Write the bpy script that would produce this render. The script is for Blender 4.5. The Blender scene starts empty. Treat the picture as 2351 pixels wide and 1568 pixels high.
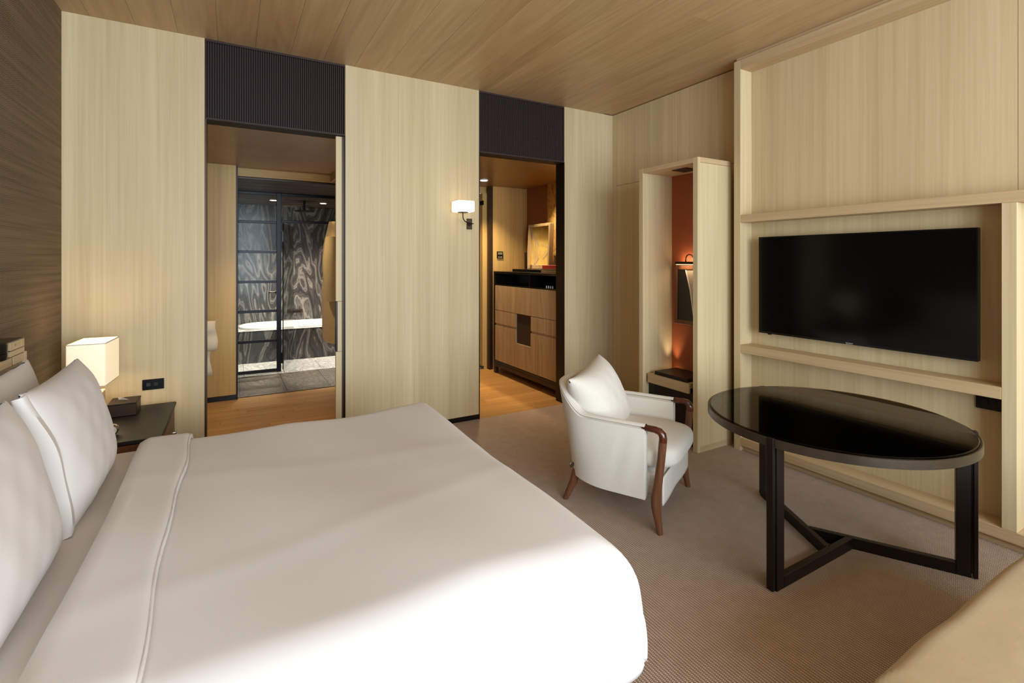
import bpy, bmesh, math, random
from mathutils import Vector, Matrix, Euler
random.seed(7)
SC = bpy.context.scene
COL = SC.collection
PI = math.pi

# ------------------------------------------------------------------ camera, world, daylight, exposure
cam_d = bpy.data.cameras.new('camera'); cam = bpy.data.objects.new('camera', cam_d); COL.objects.link(cam)
cam.location = (0, 0, 1.45); cam.rotation_euler = (PI / 2, 0, -math.radians(29.73))
cam_d.sensor_fit = 'HORIZONTAL'; cam_d.sensor_width = 36.0; cam_d.lens = 36.0 * 1128.0 / 2351.0
cam_d.shift_y = -(784.0 - 598.9) / 2351.0
cam_d.clip_start = 0.05
SC.camera = cam
SC.view_settings.view_transform = 'Standard'; SC.view_settings.look = 'None'
SC.view_settings.exposure = 0.16; SC.view_settings.gamma = 1.0; SC.view_settings.use_curve_mapping = False
SC.cycles.use_denoising = True
SC.cycles.max_bounces = 10; SC.cycles.diffuse_bounces = 5; SC.cycles.transparent_max_bounces = 16
SC.cycles.sample_clamp_indirect = 6.0
w = bpy.data.worlds.new('sky'); SC.world = w; w.use_nodes = True
w.node_tree.nodes['Background'].inputs[0].default_value = (0.85, 0.93, 1.0, 1); w.node_tree.nodes['Background'].inputs[1].default_value = 1.0

def light(name, kind, loc, energy, color, rot=(0, 0, 0), **kw):
    d = bpy.data.lights.new(name, kind); o = bpy.data.objects.new(name, d); COL.objects.link(o)
    o.location = loc; o.rotation_euler = rot; d.energy = energy; d.color = color
    for k, v in kw.items(): setattr(d, k, v)
    return o
WARM = (1.0, 0.76, 0.48)
# daylight through the big window behind the camera
light('window_daylight', 'AREA', (1.05, -2.57, 1.62), 310, (0.74, 0.87, 1.0), (PI / 2, 0, 0), shape='RECTANGLE', size=4.2, size_y=2.35)

# ------------------------------------------------------------------ material helpers
def L(r, g, b):
    f = lambda c: (c / 255 / 12.92) if c / 255 <= 0.04045 else ((c / 255 + 0.055) / 1.055) ** 2.4
    return (f(r), f(g), f(b), 1)
class NT:
    def __init__(s, name):
        s.m = bpy.data.materials.new(name); s.m.use_nodes = True; s.t = s.m.node_tree
        s.p = s.t.nodes['Principled BSDF']; s.out = s.t.nodes['Material Output']
    def n(s, typ, **kw):
        nd = s.t.nodes.new(typ)
        for k, v in kw.items():
            if k.startswith('i_'):
                nm = k[2:]; nd.inputs[int(nm) if nm.isdigit() else nm].default_value = v
            else: setattr(nd, k, v)
        return nd
    def l(s, a, b): s.t.links.new(a, b)
    def val(s, x, sock):
        if hasattr(x, 'is_linked') or hasattr(x, 'links'): s.l(x, sock)
        else: sock.default_value = x
    def math(s, op, a, b=0.0, c=0.0):
        nd = s.n('ShaderNodeMath', operation=op)
        for i, x in enumerate((a, b, c)): s.val(x, nd.inputs[i])
        return nd.outputs[0]
    def obj(s): return s.n('ShaderNodeTexCoord').outputs['Object']
    def xyz(s, v):
        nd = s.n('ShaderNodeSeparateXYZ'); s.l(v, nd.inputs[0]); return nd.outputs
    def mapping(s, v, scale=(1, 1, 1), loc=(0, 0, 0)):
        nd = s.n('ShaderNodeMapping'); s.l(v, nd.inputs[0]); nd.inputs['Scale'].default_value = scale; nd.inputs['Location'].default_value = loc
        return nd.outputs[0]
    def noise(s, v, scale=1.0, detail=3.0, rough=0.55, dist=0.0):
        nd = s.n('ShaderNodeTexNoise'); s.l(v, nd.inputs['Vector']); nd.inputs['Scale'].default_value = scale
        nd.inputs['Detail'].default_value = detail; nd.inputs['Roughness'].default_value = rough; nd.inputs['Distortion'].default_value = dist
        return nd.outputs[0]
    def ramp(s, f, stops):
        nd = s.n('ShaderNodeValToRGB'); s.val(f, nd.inputs[0]); e = nd.color_ramp.elements
        while len(e) < len(stops): e.new(0.5)
        for k, (p, c) in enumerate(stops): e[k].position = p; e[k].color = c
        return nd.outputs[0]
    def mix(s, f, a, b, mode='MIX'):
        nd = s.n('ShaderNodeMix', data_type='RGBA', blend_type=mode)
        s.val(f, nd.inputs[0]); s.val(a, nd.inputs[6]); s.val(b, nd.inputs[7]); return nd.outputs[2]
    def bump(s, h, strength=0.3, dist=0.01):
        nd = s.n('ShaderNodeBump'); s.l(h, nd.inputs['Height']); nd.inputs['Strength'].default_value = strength; nd.inputs['Distance'].default_value = dist
        s.l(nd.outputs[0], s.p.inputs['Normal'])
    def base(s, c): s.val(c, s.p.inputs['Base Color'])
    def set(s, rough=0.5, metal=0.0, spec=0.5):
        s.p.inputs['Roughness'].default_value = rough; s.p.inputs['Metallic'].default_value = metal; s.p.inputs['Specular IOR Level'].default_value = spec

def plain(name, c, rough=0.5, metal=0.0, spec=0.5, var=0.12, scale=30):
    t = NT(name); v = t.noise(t.obj(), scale, 3)
    c2 = tuple(x * (1 - var) for x in c[:3]) + (1,)
    t.base(t.ramp(v, [(0.3, c2), (0.7, c)])); t.set(rough, metal, spec); return t.m

def wood(name, dark, lite, axis='Z', rough=0.5, fine=55, leaf=0.0, leafw=0.21, rand=0.0, swirl=0.0, spec=0.35):
    t = NT(name); v = t.obj()
    if rand:
        oi = t.n('ShaderNodeObjectInfo'); r = oi.outputs['Random']
        cb = t.n('ShaderNodeCombineXYZ'); rr = t.math('MULTIPLY', r, 37.0)
        for i in range(3): t.l(rr, cb.inputs[i])
        ad = t.n('ShaderNodeVectorMath', operation='ADD'); t.l(v, ad.inputs[0]); t.l(cb.outputs[0], ad.inputs[1]); v = ad.outputs[0]
    al = {'X': 0, 'Y': 1, 'Z': 2}[axis]
    sc1 = [fine] * 3; sc1[al] = 0.9
    sc2 = [7.0] * 3; sc2[al] = 0.25
    n1 = t.noise(t.mapping(v, sc1), 1.0, 4, 0.65); n2 = t.noise(t.mapping(v, sc2), 1.0, 3, 0.5)
    f = t.math('ADD', t.math('MULTIPLY', n1, 0.55), t.math('MULTIPLY', n2, 0.45))
    if swirl:
        sc3 = [4.2] * 3; sc3[al] = 0.42
        n3 = t.noise(t.mapping(v, sc3), 1.0, 1.5, 0.4, 0.25)
        sn = t.math('SINE', t.math('MULTIPLY', n3, 75.0))
        f = t.math('ADD', f, t.math('MULTIPLY', sn, swirl))
    col = t.ramp(f, [(0.30, dark), (0.70, lite)])
    if leaf:
        s = t.xyz(v); u = t.math('ADD', s[0], s[1]) if al == 2 else (s[1] if al == 0 else s[0])
        wn = t.n('ShaderNodeTexWhiteNoise', noise_dimensions='1D'); t.l(t.math('FLOOR', t.math('DIVIDE', u, leafw)), wn.inputs['W'])
        k = t.math('MULTIPLY_ADD', wn.outputs[0], leaf, 1.0 - leaf / 2)
        cb = t.n('ShaderNodeCombineColor')
        for i in range(3): t.l(k, cb.inputs[i])
        col = t.mix(1.0, col, cb.outputs[0], 'MULTIPLY')
    if rand:
        k = t.math('MULTIPLY_ADD', r, rand, 1.0 - rand / 2)
        cb = t.n('ShaderNodeCombineColor')
        for i in range(3): t.l(k, cb.inputs[i])
        col = t.mix(1.0, col, cb.outputs[0], 'MULTIPLY')
    t.base(col); t.set(rough, 0, spec); t.bump(n1, 0.06, 0.002); return t.m

M = {}
M['oak'] = wood('oak_veneer', L(192, 169, 126), L(218, 199, 158), 'Z', 0.5, leaf=0.07)
M['oak_x'] = wood('oak_veneer_x', L(180, 150, 110), L(208, 182, 142), 'X', 0.5)
M['oak_y'] = wood('oak_veneer_y', L(180, 150, 110), L(208, 182, 142), 'Y', 0.5)
M['ceil'] = wood('ceiling_veneer', L(176, 143, 100), L(202, 171, 127), 'Y', 0.42, fine=40, rand=0.08, swirl=0.05, spec=0.5)
M['plank'] = wood('floor_plank', L(172, 124, 66), L(206, 158, 94), 'X', 0.36, fine=50, rand=0.22)
M['amber'] = wood('amber_veneer', L(176, 140, 80), L(206, 172, 106), 'Z', 0.4)
M['amber_x'] = wood('amber_veneer_x', L(176, 140, 80), L(206, 172, 106), 'X', 0.4)
M['brown_x'] = wood('smoked_slat', L(52, 38, 28), L(84, 62, 46), 'X', 0.3)
M['walnut'] = wood('walnut', L(86, 52, 32), L(128, 82, 52), 'Z', 0.4, fine=70)
M['rosewood'] = wood('rosewood', L(40, 16, 10), L(92, 42, 24), 'Y', 0.18, fine=40, spec=0.6)
M['grey_oak'] = wood('grey_oak_front', L(142, 120, 88), L(184, 158, 118), 'Z', 0.42, fine=30, swirl=0.05)
M['bronze'] = plain('bronze_metal', L(70, 54, 40), 0.42, 0.6)
M['black'] = plain('black_lacquer', L(14, 13, 13), 0.25, 0, 0.4)
M['black_leather'] = plain('black_leather', L(22, 21, 21), 0.42, 0, 0.4, scale=400)
M['black_metal'] = plain('black_metal', L(26, 22, 20), 0.4, 0.3, 0.4)
M['steel_dark'] = plain('dark_steel_frame', L(24, 24, 30), 0.32, 0.5, 0.5)
M['grille'] = plain('grille_slat', L(56, 42, 40), 0.6, 0.0, 0.3)
M['grille_gap'] = plain('grille_recess', L(14, 11, 12), 0.7)
M['table_metal'] = plain('table_metal', L(46, 37, 32), 0.36, 0.7, 0.5)
M['table_rim'] = plain('table_rim_metal', L(92, 84, 74), 0.3, 0.9, 0.5)
M['chrome'] = plain('chrome', L(200, 198, 192), 0.15, 1.0, 0.5, 0.03)
M['orange'] = plain('orange_lacquer', L(168, 92, 56), 0.5, 0, 0.3, 0.06, 8)
M['rust'] = plain('rust_lacquer', L(132, 76, 38), 0.4, 0, 0.4, 0.06, 8)
M['gold_ceiling'] = plain('bronze_gold_ceiling', L(156, 120, 66), 0.33, 0.15, 0.5, 0.2, 4)
M['white_ceramic'] = plain('white_ceramic', L(238, 238, 236), 0.15, 0, 0.5, 0.02)
M['paper'] = plain('paper', L(226, 218, 200), 0.8)
M['white_tissue'] = plain('white_tissue', L(245, 240, 232), 0.9)
M['red_book'] = plain('red_book', L(168, 42, 32), 0.5)
M['green_book'] = plain('green_book', L(86, 92, 52), 0.5)
M['tan_book'] = plain('tan_book', L(136, 106, 66), 0.5)
M['dark_card'] = plain('dark_card', L(48, 34, 22), 0.6)
M['plastic_beige'] = plain('beige_plastic', L(196, 172, 134), 0.4)
M['lcd'] = plain('grey_display', L(122, 120, 92), 0.3)
M['window_white'] = plain('window_frame_paint', L(120, 100, 78), 0.5)

def fabric(name, c, scale=900, rough=0.9, wrinkle=0.0, var=0.05):
    t = NT(name); v = t.obj()
    a = t.noise(t.mapping(v, (scale, scale * 0.15, scale)), 1, 2); b = t.noise(t.mapping(v, (scale * 0.15, scale, scale * 0.3)), 1, 2)
    f = t.math('MULTIPLY_ADD', a, 0.5, t.math('MULTIPLY', b, 0.5))
    c2 = tuple(x * (1 - var) for x in c[:3]) + (1,)
    t.base(t.ramp(f, [(0.35, c2), (0.65, c)])); t.set(rough, 0, 0.2)
    t.p.inputs['Sheen Weight'].default_value = 0.15
    h = f
    if wrinkle:
        h = t.math('ADD', t.math('MULTIPLY', f, 0.03), t.math('MULTIPLY', t.noise(t.mapping(v, (5, 5, 5)), 1, 3, 0.5, 0.6), wrinkle))
    t.bump(h, 0.25, 0.004 if not wrinkle else 0.02); return t.m
M['linen_white'] = fabric('bed_linen_white', L(220, 213, 208), 700, 0.85, 0.12, 0.02)
M['sheet'] = fabric('bed_sheet', L(222, 213, 205), 700, 0.85, 0.0, 0.02)
M['slip'] = fabric('slipcover_linen', L(224, 217, 204), 260, 0.95, 0.15, 0.07)
M['headboard_linen'] = fabric('headboard_linen', L(182, 158, 118), 300, 0.9, 0, 0.2)
M['suede'] = fabric('daybed_suede', L(176, 152, 114), 200, 0.95, 0.6, 0.06)
M['towel'] = fabric('towel_terry', L(222, 208, 180), 500, 1.0, 0.3, 0.1)
M['robe'] = fabric('robe_cotton', L(206, 180, 126), 300, 0.95, 0.5, 0.08)

# carpet: rows of looped ribs running along Y, dark channel between the ribs
t = NT('ribbed_carpet'); s = t.xyz(t.obj())
rx = t.math('ABSOLUTE', t.math('MULTIPLY_ADD', t.math('FRACT', t.math('DIVIDE', s[0], 0.0128)), 2.0, -1.0))
row = t.math('FLOOR', t.math('DIVIDE', s[0], 0.0128))
off = t.math('MULTIPLY', t.math('FRACT', t.math('MULTIPLY', row, 0.37)), 1.0)
ry = t.math('ABSOLUTE', t.math('MULTIPLY_ADD', t.math('FRACT', t.math('ADD', t.math('DIVIDE', s[1], 0.0068), off)), 2.0, -1.0))
lp = t.math('SUBTRACT', 1.0, t.math('MULTIPLY', t.math('POWER', ry, 3.0), 0.55))
hh = t.math('MULTIPLY', t.math('SUBTRACT', 1.0, t.math('POWER', rx, 3.0)), lp)
pat = t.noise(t.mapping(t.obj(), (14, 14, 14)), 1, 2)
lc = t.mix(pat, L(186, 161, 143), L(206, 184, 166))
t.base(t.mix(t.math('MULTIPLY', t.math('POWER', hh, 0.62), 1.05), L(50, 36, 28), lc)); t.set(0.95, 0, 0.1); t.bump(hh, 0.6, 0.004)
M['carpet'] = t.m

# herringbone grasscloth
t = NT('herringbone_grasscloth'); v = t.obj(); s = t.xyz(v)
tri = t.math('ABSOLUTE', t.math('MULTIPLY_ADD', t.math('FRACT', t.math('DIVIDE', s[1], 0.062)), 2.0, -1.0))
ph = t.math('MULTIPLY_ADD', tri, 2.35, t.math('DIVIDE', s[2], 0.0105))
st = t.math('MULTIPLY_ADD', t.math('SINE', t.math('MULTIPLY', ph, 2 * PI)), 0.5, 0.5)
streak = t.noise(t.mapping(v, (1, 0.8, 42)), 1, 4, 0.6)
f = t.math('ADD', t.math('MULTIPLY', st, 0.45), t.math('MULTIPLY', streak, 0.6))
t.base(t.ramp(f, [(0.2, L(72, 59, 45)), (0.8, L(150, 130, 104))])); t.set(0.85, 0, 0.2); t.bump(st, 0.5, 0.003)
M['grass'] = t.m

def marble(name, d, m_, l_, rough=0.25, sc=1.0):
    t = NT(name); mp = t.n('ShaderNodeMapping'); t.l(t.obj(), mp.inputs[0]); mp.inputs['Scale'].default_value = (2.0 * sc, 1.6 * sc, 0.55 * sc); mp.inputs['Rotation'].default_value = (0.0, 0.95, 0.2); v = mp.outputs[0]
    oi = t.n('ShaderNodeObjectInfo')
    n1 = t.noise(v, 1.0, 2.0, 0.5, 1.3); n2 = t.noise(v, 9, 4, 0.6, 0.8)
    ph = t.math('MULTIPLY_ADD', n1, 72.0, t.math('MULTIPLY', n2, 3.5))
    sn = t.math('ADD', t.math('MULTIPLY', t.math('SINE', ph), 0.7), t.math('MULTIPLY', t.math('SINE', t.math('MULTIPLY', ph, 3.7)), 0.35))
    f = t.math('ADD', t.math('MULTIPLY_ADD', sn, 0.27, 0.36), t.math('MULTIPLY', n2, 0.22))
    t.base(t.ramp(f, [(0.12, d), (0.5, m_), (0.92, l_)])); t.set(rough, 0, 0.5); return t.m
M['marble'] = marble('swirled_grey_marble', L(46, 45, 46), L(86, 83, 81), L(176, 168, 158))
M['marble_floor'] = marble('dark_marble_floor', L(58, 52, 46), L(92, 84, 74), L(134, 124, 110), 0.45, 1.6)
M['marble_lit'] = marble('pale_lit_marble', L(120, 118, 116), L(170, 168, 164), L(214, 212, 208), 0.45, 1.4)  # paler marble copy; downlight brightness on the shower floor is painted in

t = NT('gold_leaf'); v = t.obj(); n = t.noise(v, 16, 6, 0.7, 0.6); s = t.xyz(v)
t.base(t.ramp(n, [(0.3, L(120, 92, 48)), (0.55, L(196, 160, 92)), (0.8, L(214, 184, 120))])); t.set(0.5, 0.35, 0.5); M['gold'] = t.m
t = NT('painted_gold_branch'); v = t.obj(); n = t.noise(t.mapping(v, (9, 9, 9)), 1, 4)
t.base(t.ramp(n, [(0.3, L(186, 156, 78)), (0.7, L(212, 186, 108))])); t.set(0.55, 0.2, 0.4); M['art_gold'] = t.m
M['art_branch'] = plain('painted_branch', L(176, 160, 138), 0.8)
t = NT('dark_photograph'); M['photo_dark'] = t.m; t.base(L(26, 22, 20)); t.set(0.3, 0, 0.4)
M['photo_pale'] = plain('photograph_pale_area', L(176, 164, 148), 0.5)
M['photo_line'] = plain('photograph_white_line', L(236, 230, 222), 0.5)

def glass(name, tint, gloss_w=1.0, rough=0.0, ior=0.02):
    t = NT(name); t.t.nodes.remove(t.p)
    a = t.n('ShaderNodeBsdfTransparent'); a.inputs[0].default_value = tint
    b = t.n('ShaderNodeBsdfGlossy'); b.inputs['Roughness'].default_value = rough; b.inputs[0].default_value = (gloss_w, gloss_w, gloss_w, 1)
    lw = t.n('ShaderNodeLayerWeight'); lw.inputs[0].default_value = 0.5
    fr = t.math('MULTIPLY_ADD', t.math('POWER', lw.outputs['Facing'], 5.0), 0.9, ior)
    mx = t.n('ShaderNodeMixShader'); t.l(fr, mx.inputs[0]); t.l(a.outputs[0], mx.inputs[1]); t.l(b.outputs[0], mx.inputs[2])
    t.l(mx.outputs[0], t.out.inputs[0]); return t.m
M['glass'] = glass('clear_glass', (0.95, 0.97, 0.96, 1), 0.35, 0.0, 0.004)
M['smoked'] = glass('smoked_bronze_glass', (0.46, 0.40, 0.32, 1), 0.8)
t = NT('television_screen'); t.base((0.002, 0.002, 0.002, 1)); t.set(0.12, 0, 0.22); M['screen'] = t.m

def emit(name, c, strength, tex=False):
    t = NT(name); t.p.inputs['Emission Color'].default_value = c; t.p.inputs['Emission Strength'].default_value = strength
    t.base(L(235, 225, 205)); t.set(0.8)
    if tex:
        v = t.obj(); n = t.noise(t.mapping(v, (160, 160, 8)), 1, 3)
        t.l(t.mix(t.math('MULTIPLY', n, 0.5), c, tuple(x * 0.62 for x in c[:3]) + (1,)), t.p.inputs['Emission Color'])
    return t.m
M['shade'] = emit('lit_linen_shade', L(255, 228, 182), 0.60, True)
M['shade_sconce'] = emit('lit_glass_shade', L(255, 240, 214), 1.3)
M['downlight'] = emit('lit_downlight', L(255, 236, 200), 14)
M['led'] = emit('lit_led_strip', L(255, 210, 150), 2.5)

# ------------------------------------------------------------------ mesh helpers
def BM(): return bmesh.new()
def box(bm, x0, x1, y0, y1, z0, z1, bev=0.0, seg=1, mtx=None):
    r = bmesh.ops.create_cube(bm, size=1.0)
    vs = r['verts']
    for v in vs:
        v.co = Vector(((x0 + x1) / 2 + v.co.x * (x1 - x0), (y0 + y1) / 2 + v.co.y * (y1 - y0), (z0 + z1) / 2 + v.co.z * (z1 - z0)))
    if bev:
        es = list({e for v in vs for e in v.link_edges})
        r = bmesh.ops.bevel(bm, geom=es, offset=bev, segments=seg, affect='EDGES', profile=0.5)
        vs = list({v for f in r['faces'] for v in f.verts} | {v for v in vs if v.is_valid})
    if mtx is not None:
        for v in vs: v.co = mtx @ v.co
    return bm
def grid(bm, P, closed_u=False, closed_v=False):
    nu, nv = len(P), len(P[0]); V = [[bm.verts.new(p) for p in row] for row in P]
    for i in range(nu - (0 if closed_u else 1)):
        for j in range(nv - (0 if closed_v else 1)):
            a, b, c, d = V[i][j], V[(i + 1) % nu][j], V[(i + 1) % nu][(j + 1) % nv], V[i][(j + 1) % nv]
            try: bm.faces.new((a, b, c, d))
            except ValueError: pass
    return V
def tube(bm, pts, rad, n=10, cap=True):
    pts = [Vector(p) for p in pts]; rad = rad if isinstance(rad, (list, tuple)) else [rad] * len(pts)
    rows = []; up = None
    for i, p in enumerate(pts):
        d = (pts[min(i + 1, len(pts) - 1)] - pts[max(i - 1, 0)]).normalized()
        if up is None:
            up = Vector((0, 0, 1)) if abs(d.z) < 0.9 else Vector((1, 0, 0))
        a = d.cross(up).normalized(); b = a.cross(d).normalized(); up = b
        r = rad[i]; ra, rb = (r if isinstance(r, (tuple, list)) else (r, r))
        rows.append([p + a * ra * math.cos(2 * PI * k / n) + b * rb * math.sin(2 * PI * k / n) for k in range(n)])
    V = grid(bm, rows, closed_v=True)
    if cap:
        bm.faces.new(V[0]); bm.faces.new(V[-1])
    return bm
def lathe(bm, prof, c, n=32, axis='Z'):
    rows = []
    for r, z in prof:
        row = []
        for k in range(n):
            a = 2 * PI * k / n
            p = (r * math.cos(a), r * math.sin(a), z)
            if axis == 'Y': p = (p[0], p[2], p[1])
            if axis == 'X': p = (p[2], p[0], p[1])
            row.append((c[0] + p[0], c[1] + p[1], c[2] + p[2]))
        rows.append(row)
    V = grid(bm, rows, closed_v=True)
    if prof[0][0] > 1e-6: bm.faces.new(V[0])
    if prof[-1][0] > 1e-6: bm.faces.new(V[-1])
    bmesh.ops.remove_doubles(bm, verts=bm.verts[:], dist=1e-6)
    return bm
def prism(bm, poly, axis, a0, a1):
    def pt(p, a):
        return {'X': (a, p[0], p[1]), 'Y': (p[0], a, p[1]), 'Z': (p[0], p[1], a)}[axis]
    A = [bm.verts.new(pt(p, a0)) for p in poly]; B = [bm.verts.new(pt(p, a1)) for p in poly]
    bm.faces.new(A); bm.faces.new(B[::-1])
    for i in range(len(poly)):
        j = (i + 1) % len(poly); bm.faces.new((A[i], A[j], B[j], B[i]))
    return bm
def obj(name, bm, mat, parent=None, smooth=None, kind=None, label=None, cat=None, group=None, loc=None):
    bmesh.ops.recalc_face_normals(bm, faces=bm.faces[:])
    me = bpy.data.meshes.new(name); bm.to_mesh(me); bm.free()
    if smooth:
        for p in me.polygons: p.use_smooth = True
        me.set_sharp_from_angle(angle=math.radians(smooth))
    me.materials.append(M[mat] if isinstance(mat, str) else mat)
    o = bpy.data.objects.new(name, me); COL.objects.link(o)
    if loc is not None: o.location = loc
    if parent: attach(o, parent)
    tag(o, label, cat, group, kind); return o
def attach(o, parent):
    o.parent = parent
    pl = parent.location.copy(); q = parent.parent
    if parent.type == 'EMPTY': o.matrix_parent_inverse = Matrix.Translation(-pl)
def tag(o, label=None, cat=None, group=None, kind=None):
    if label: o['label'] = label
    if cat: o['category'] = cat
    if group: o['group'] = group
    if kind: o['kind'] = kind
    return o
def thing(name, loc, label, cat, group=None):
    o = bpy.data.objects.new(name, None); COL.objects.link(o); o.location = loc; o.empty_display_size = 0.05
    return tag(o, label, cat, group)
def bx(name, x0, x1, y0, y1, z0, z1, mat, parent=None, bev=0.0, **kw):
    return obj(name, box(BM(), x0, x1, y0, y1, z0, z1, bev), mat, parent, **kw)
def inst(src, name, loc, parent=None):
    o = bpy.data.objects.new(name, src.data); COL.objects.link(o); o.location = loc
    if parent: attach(o, parent)
    return o

H = 3.013; YB = 4.063; XL = -0.923; HD = 2.447
# ================================================================== SETTING
floor = bx('floor', XL - 0.1, 3.7, -2.65, YB + 0.005, -0.06, 0.0, 'carpet', kind='structure')
# ---- wood floor of lobby and hallway, laid plank by plank
fl2 = bx('floor_hall', -1.35, 3.62, YB + 0.005, 5.93, -0.06, -0.004, 'dark_card', kind='structure')
y = YB + 0.007; rowi = 0
pl_src = {}
while y < 5.915:
    x = -1.35 + random.uniform(-0.7, 0)
    while x < 3.6:
        ln = random.choice((0.62, 0.78, 0.9))
        x0 = max(x, -1.35); x1 = min(x + ln, 3.6)
        if x1 - x0 > 0.05:
            key = round(x1 - x0, 3)
            if key not in pl_src:
                o = obj('plank', box(BM(), 0.0008, x1 - x0 - 0.0008, 0.0006, 0.0894, -0.004, 0.0, 0.0006), 'plank', fl2); pl_src[key] = o; o.location = (x0, y, 0)
            else: inst(pl_src[key], 'plank', (x0, y, 0), fl2)
        x += ln
    y += 0.09
# ---- bathroom floor slabs
fl3 = bx('floor_bathroom', -1.35, 2.6, 5.93, 8.9, -0.06, -0.006, 'dark_card', kind='structure')
sl = None
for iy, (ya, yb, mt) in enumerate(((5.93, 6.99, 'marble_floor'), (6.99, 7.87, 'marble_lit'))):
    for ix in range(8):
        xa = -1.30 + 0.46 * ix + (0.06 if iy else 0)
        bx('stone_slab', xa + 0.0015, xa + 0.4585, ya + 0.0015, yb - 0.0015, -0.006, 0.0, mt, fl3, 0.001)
# ---- hallway end floor slab
bx('floor_entry', 1.98, 3.6, 5.93, 7.4, -0.06, 0.0, 'marble_lit', kind='structure')

# ---- ceiling of the bedroom: veneered boards along Y
ceil = bx('ceiling', XL - 0.1, 3.7, -2.65, YB + 0.1, H + 0.008, H + 0.1, 'ceil', kind='structure')
x = XL - 0.1; k = 0
while x < 3.42:
    wd = 0.235; x1 = min(x + wd, 3.70)
    cuts = [-2.65, [0.35, 1.55, 0.95, 2.15][k % 4], YB + 0.02]
    for a, b in zip(cuts, cuts[1:]):
        bx('ceiling_board', x + 0.0007, x1 - 0.0007, a + 0.0007, b - 0.0007, H, H + 0.008, 'ceil', ceil)
    x = x1; k += 1
# ---- left wall with grasscloth
wl = bx('wall_left', XL - 0.1, XL - 0.004, -2.65, YB + 0.1, 0, H + 0.008, 'dark_card', kind='structure')
for a, b in ((-2.65, 0.0), (0.0, 0.865), (0.865, 1.73), (1.73, 2.595), (2.595, 3.457), (3.457, YB + 0.02)):
    bx('wallcovering_panel', XL - 0.004, XL, a + 0.0006, b - 0.0006, 0, H, 'grass', wl)
# ---- back wall: three oak panels between two openings
wb = bx('wall_back', XL, -0.16, YB + 0.021, YB + 0.16, 0, H, 'black', kind='structure')
def bpan(a, b, nm='wall_panel'):
    bx(nm, a, b, YB, YB + 0.02, 0.045, H, 'oak', wb, 0.001)
    bx('skirting', a, b, YB + 0.004, YB + 0.02, 0, 0.045, 'black', wb)
bpan(XL, -0.163); bpan(0.789, 1.972); bpan(2.933, 3.57)
bx('core', 0.80, 1.965, YB + 0.06, YB + 0.16, 0, H, 'black', wb)
bx('core', 2.94, 3.62, YB + 0.021, YB + 0.16, 0, H, 'black', wb)
# black metal edge trims of the openings
for nm, a, b in (('trim_1', -0.164, -0.152), ('trim_2', 0.783, 0.790), ('trim_3', 1.971, 1.980), ('trim_4', 2.926, 2.934)):
    bx(nm, a, b, YB - 0.001, YB + (0.14 if nm != 'trim_2' else 0.03), 0, HD + (0.0 if nm != 'trim_2' else 0.0), 'bronze' if nm in ('trim_1',) else 'black_metal', kind='structure')
# lintel and fluted grille over each opening
def grille(n, a, b):
    t = bx('trim_%d' % n, a, b, YB + 0.028, YB + 0.15, HD, H, 'grille_gap', kind='structure')
    bx('grille_rail', a, b, YB + 0.002, YB + 0.028, HD, HD + 0.014, 'grille', t, 0.001)
    bx('grille_rail', a, b, YB + 0.002, YB + 0.028, H - 0.016, H, 'grille', t, 0.001)
    bx('grille_stile', a, a + 0.008, YB + 0.002, YB + 0.028, HD + 0.014, H - 0.016, 'grille', t, 0.001)
    bx('grille_stile', b - 0.008, b, YB + 0.002, YB + 0.028, HD + 0.014, H - 0.016, 'grille', t, 0.001)
    nn = round((b - a - 0.022) / 0.0152); p = (b - a - 0.022) / nn; src = None
    for i in range(nn):
        x = a + 0.011 + p * (i + 0.5)
        if src is None:
            src = obj('slat', box(BM(), -0.0048, 0.0048, YB + 0.008, YB + 0.028, HD + 0.014, H - 0.016, 0.002), 'grille', t); src.location = (x, 0, 0)
        else: inst(src, 'slat', (x, 0, 0), t)
grille(5, -0.160, 0.787); grille(6, 1.974, 2.931)
# sliding door leaf parked in the pocket of the first opening
dr = thing('door_1', (0.75, YB + 0.05, 0), None, None); tag(dr, kind='structure')
bx('door_leaf', 0.722, 1.50, YB + 0.028, YB + 0.058, 0.006, 0.726, 'oak', dr, 0.001)
bx('door_leaf', 0.722, 1.50, YB + 0.028, YB + 0.058, 1.128, HD - 0.004, 'oak', dr, 0.001)
bx('door_leaf', 0.735, 1.50, YB + 0.028, YB + 0.058, 0.728, 1.126, 'oak', dr, 0.001)
bx('pull_handle', 0.720, 0.735, YB + 0.026, YB + 0.058, 0.728, 1.126, 'steel_dark', dr, 0.002)
bx('edge_strip', 0.7685, 0.783, YB + 0.016, YB + 0.0275, 0.006, HD - 0.004, 'bronze', dr)

# ---- lobby and bathroom beyond opening 1
bx('ceiling_lobby', -1.35, 3.62, YB + 0.15, 6.02, HD, HD + 0.08, 'gold_ceiling', kind='structure')
wd = bx('wall_lobby', -1.35, 0.042, 5.905, 6.03, 0.0, HD, 'black', kind='structure')
bx('wall_panel', -1.35, 0.042, 5.885, 5.905, 0.055, HD, 'amber', wd, 0.001)
bx('skirting', -1.35, 0.042, 5.89, 5.905, 0.0, 0.055, 'black', wd)
bx('corner_trim', 0.0425, 0.058, 5.885, 6.03, 0.0, HD, 'black_metal', wd)
bx('wall_lobby_left', -1.45, -1.35, YB + 0.02, 6.0, 0, HD, 'amber', kind='structure')
bx('wall_lobby_right', 1.04, 1.95, YB + 0.16, 5.93, 0, HD, 'amber', kind='structure')
bx('trim_7', 0.05, 1.62, 6.02, 6.05, 2.362, HD + 0.08, 'amber_x', kind='structure')
bx('trim_8', 1.0, 1.02, 5.70, 6.02, 2.362, HD, 'amber', kind='structure')
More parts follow.
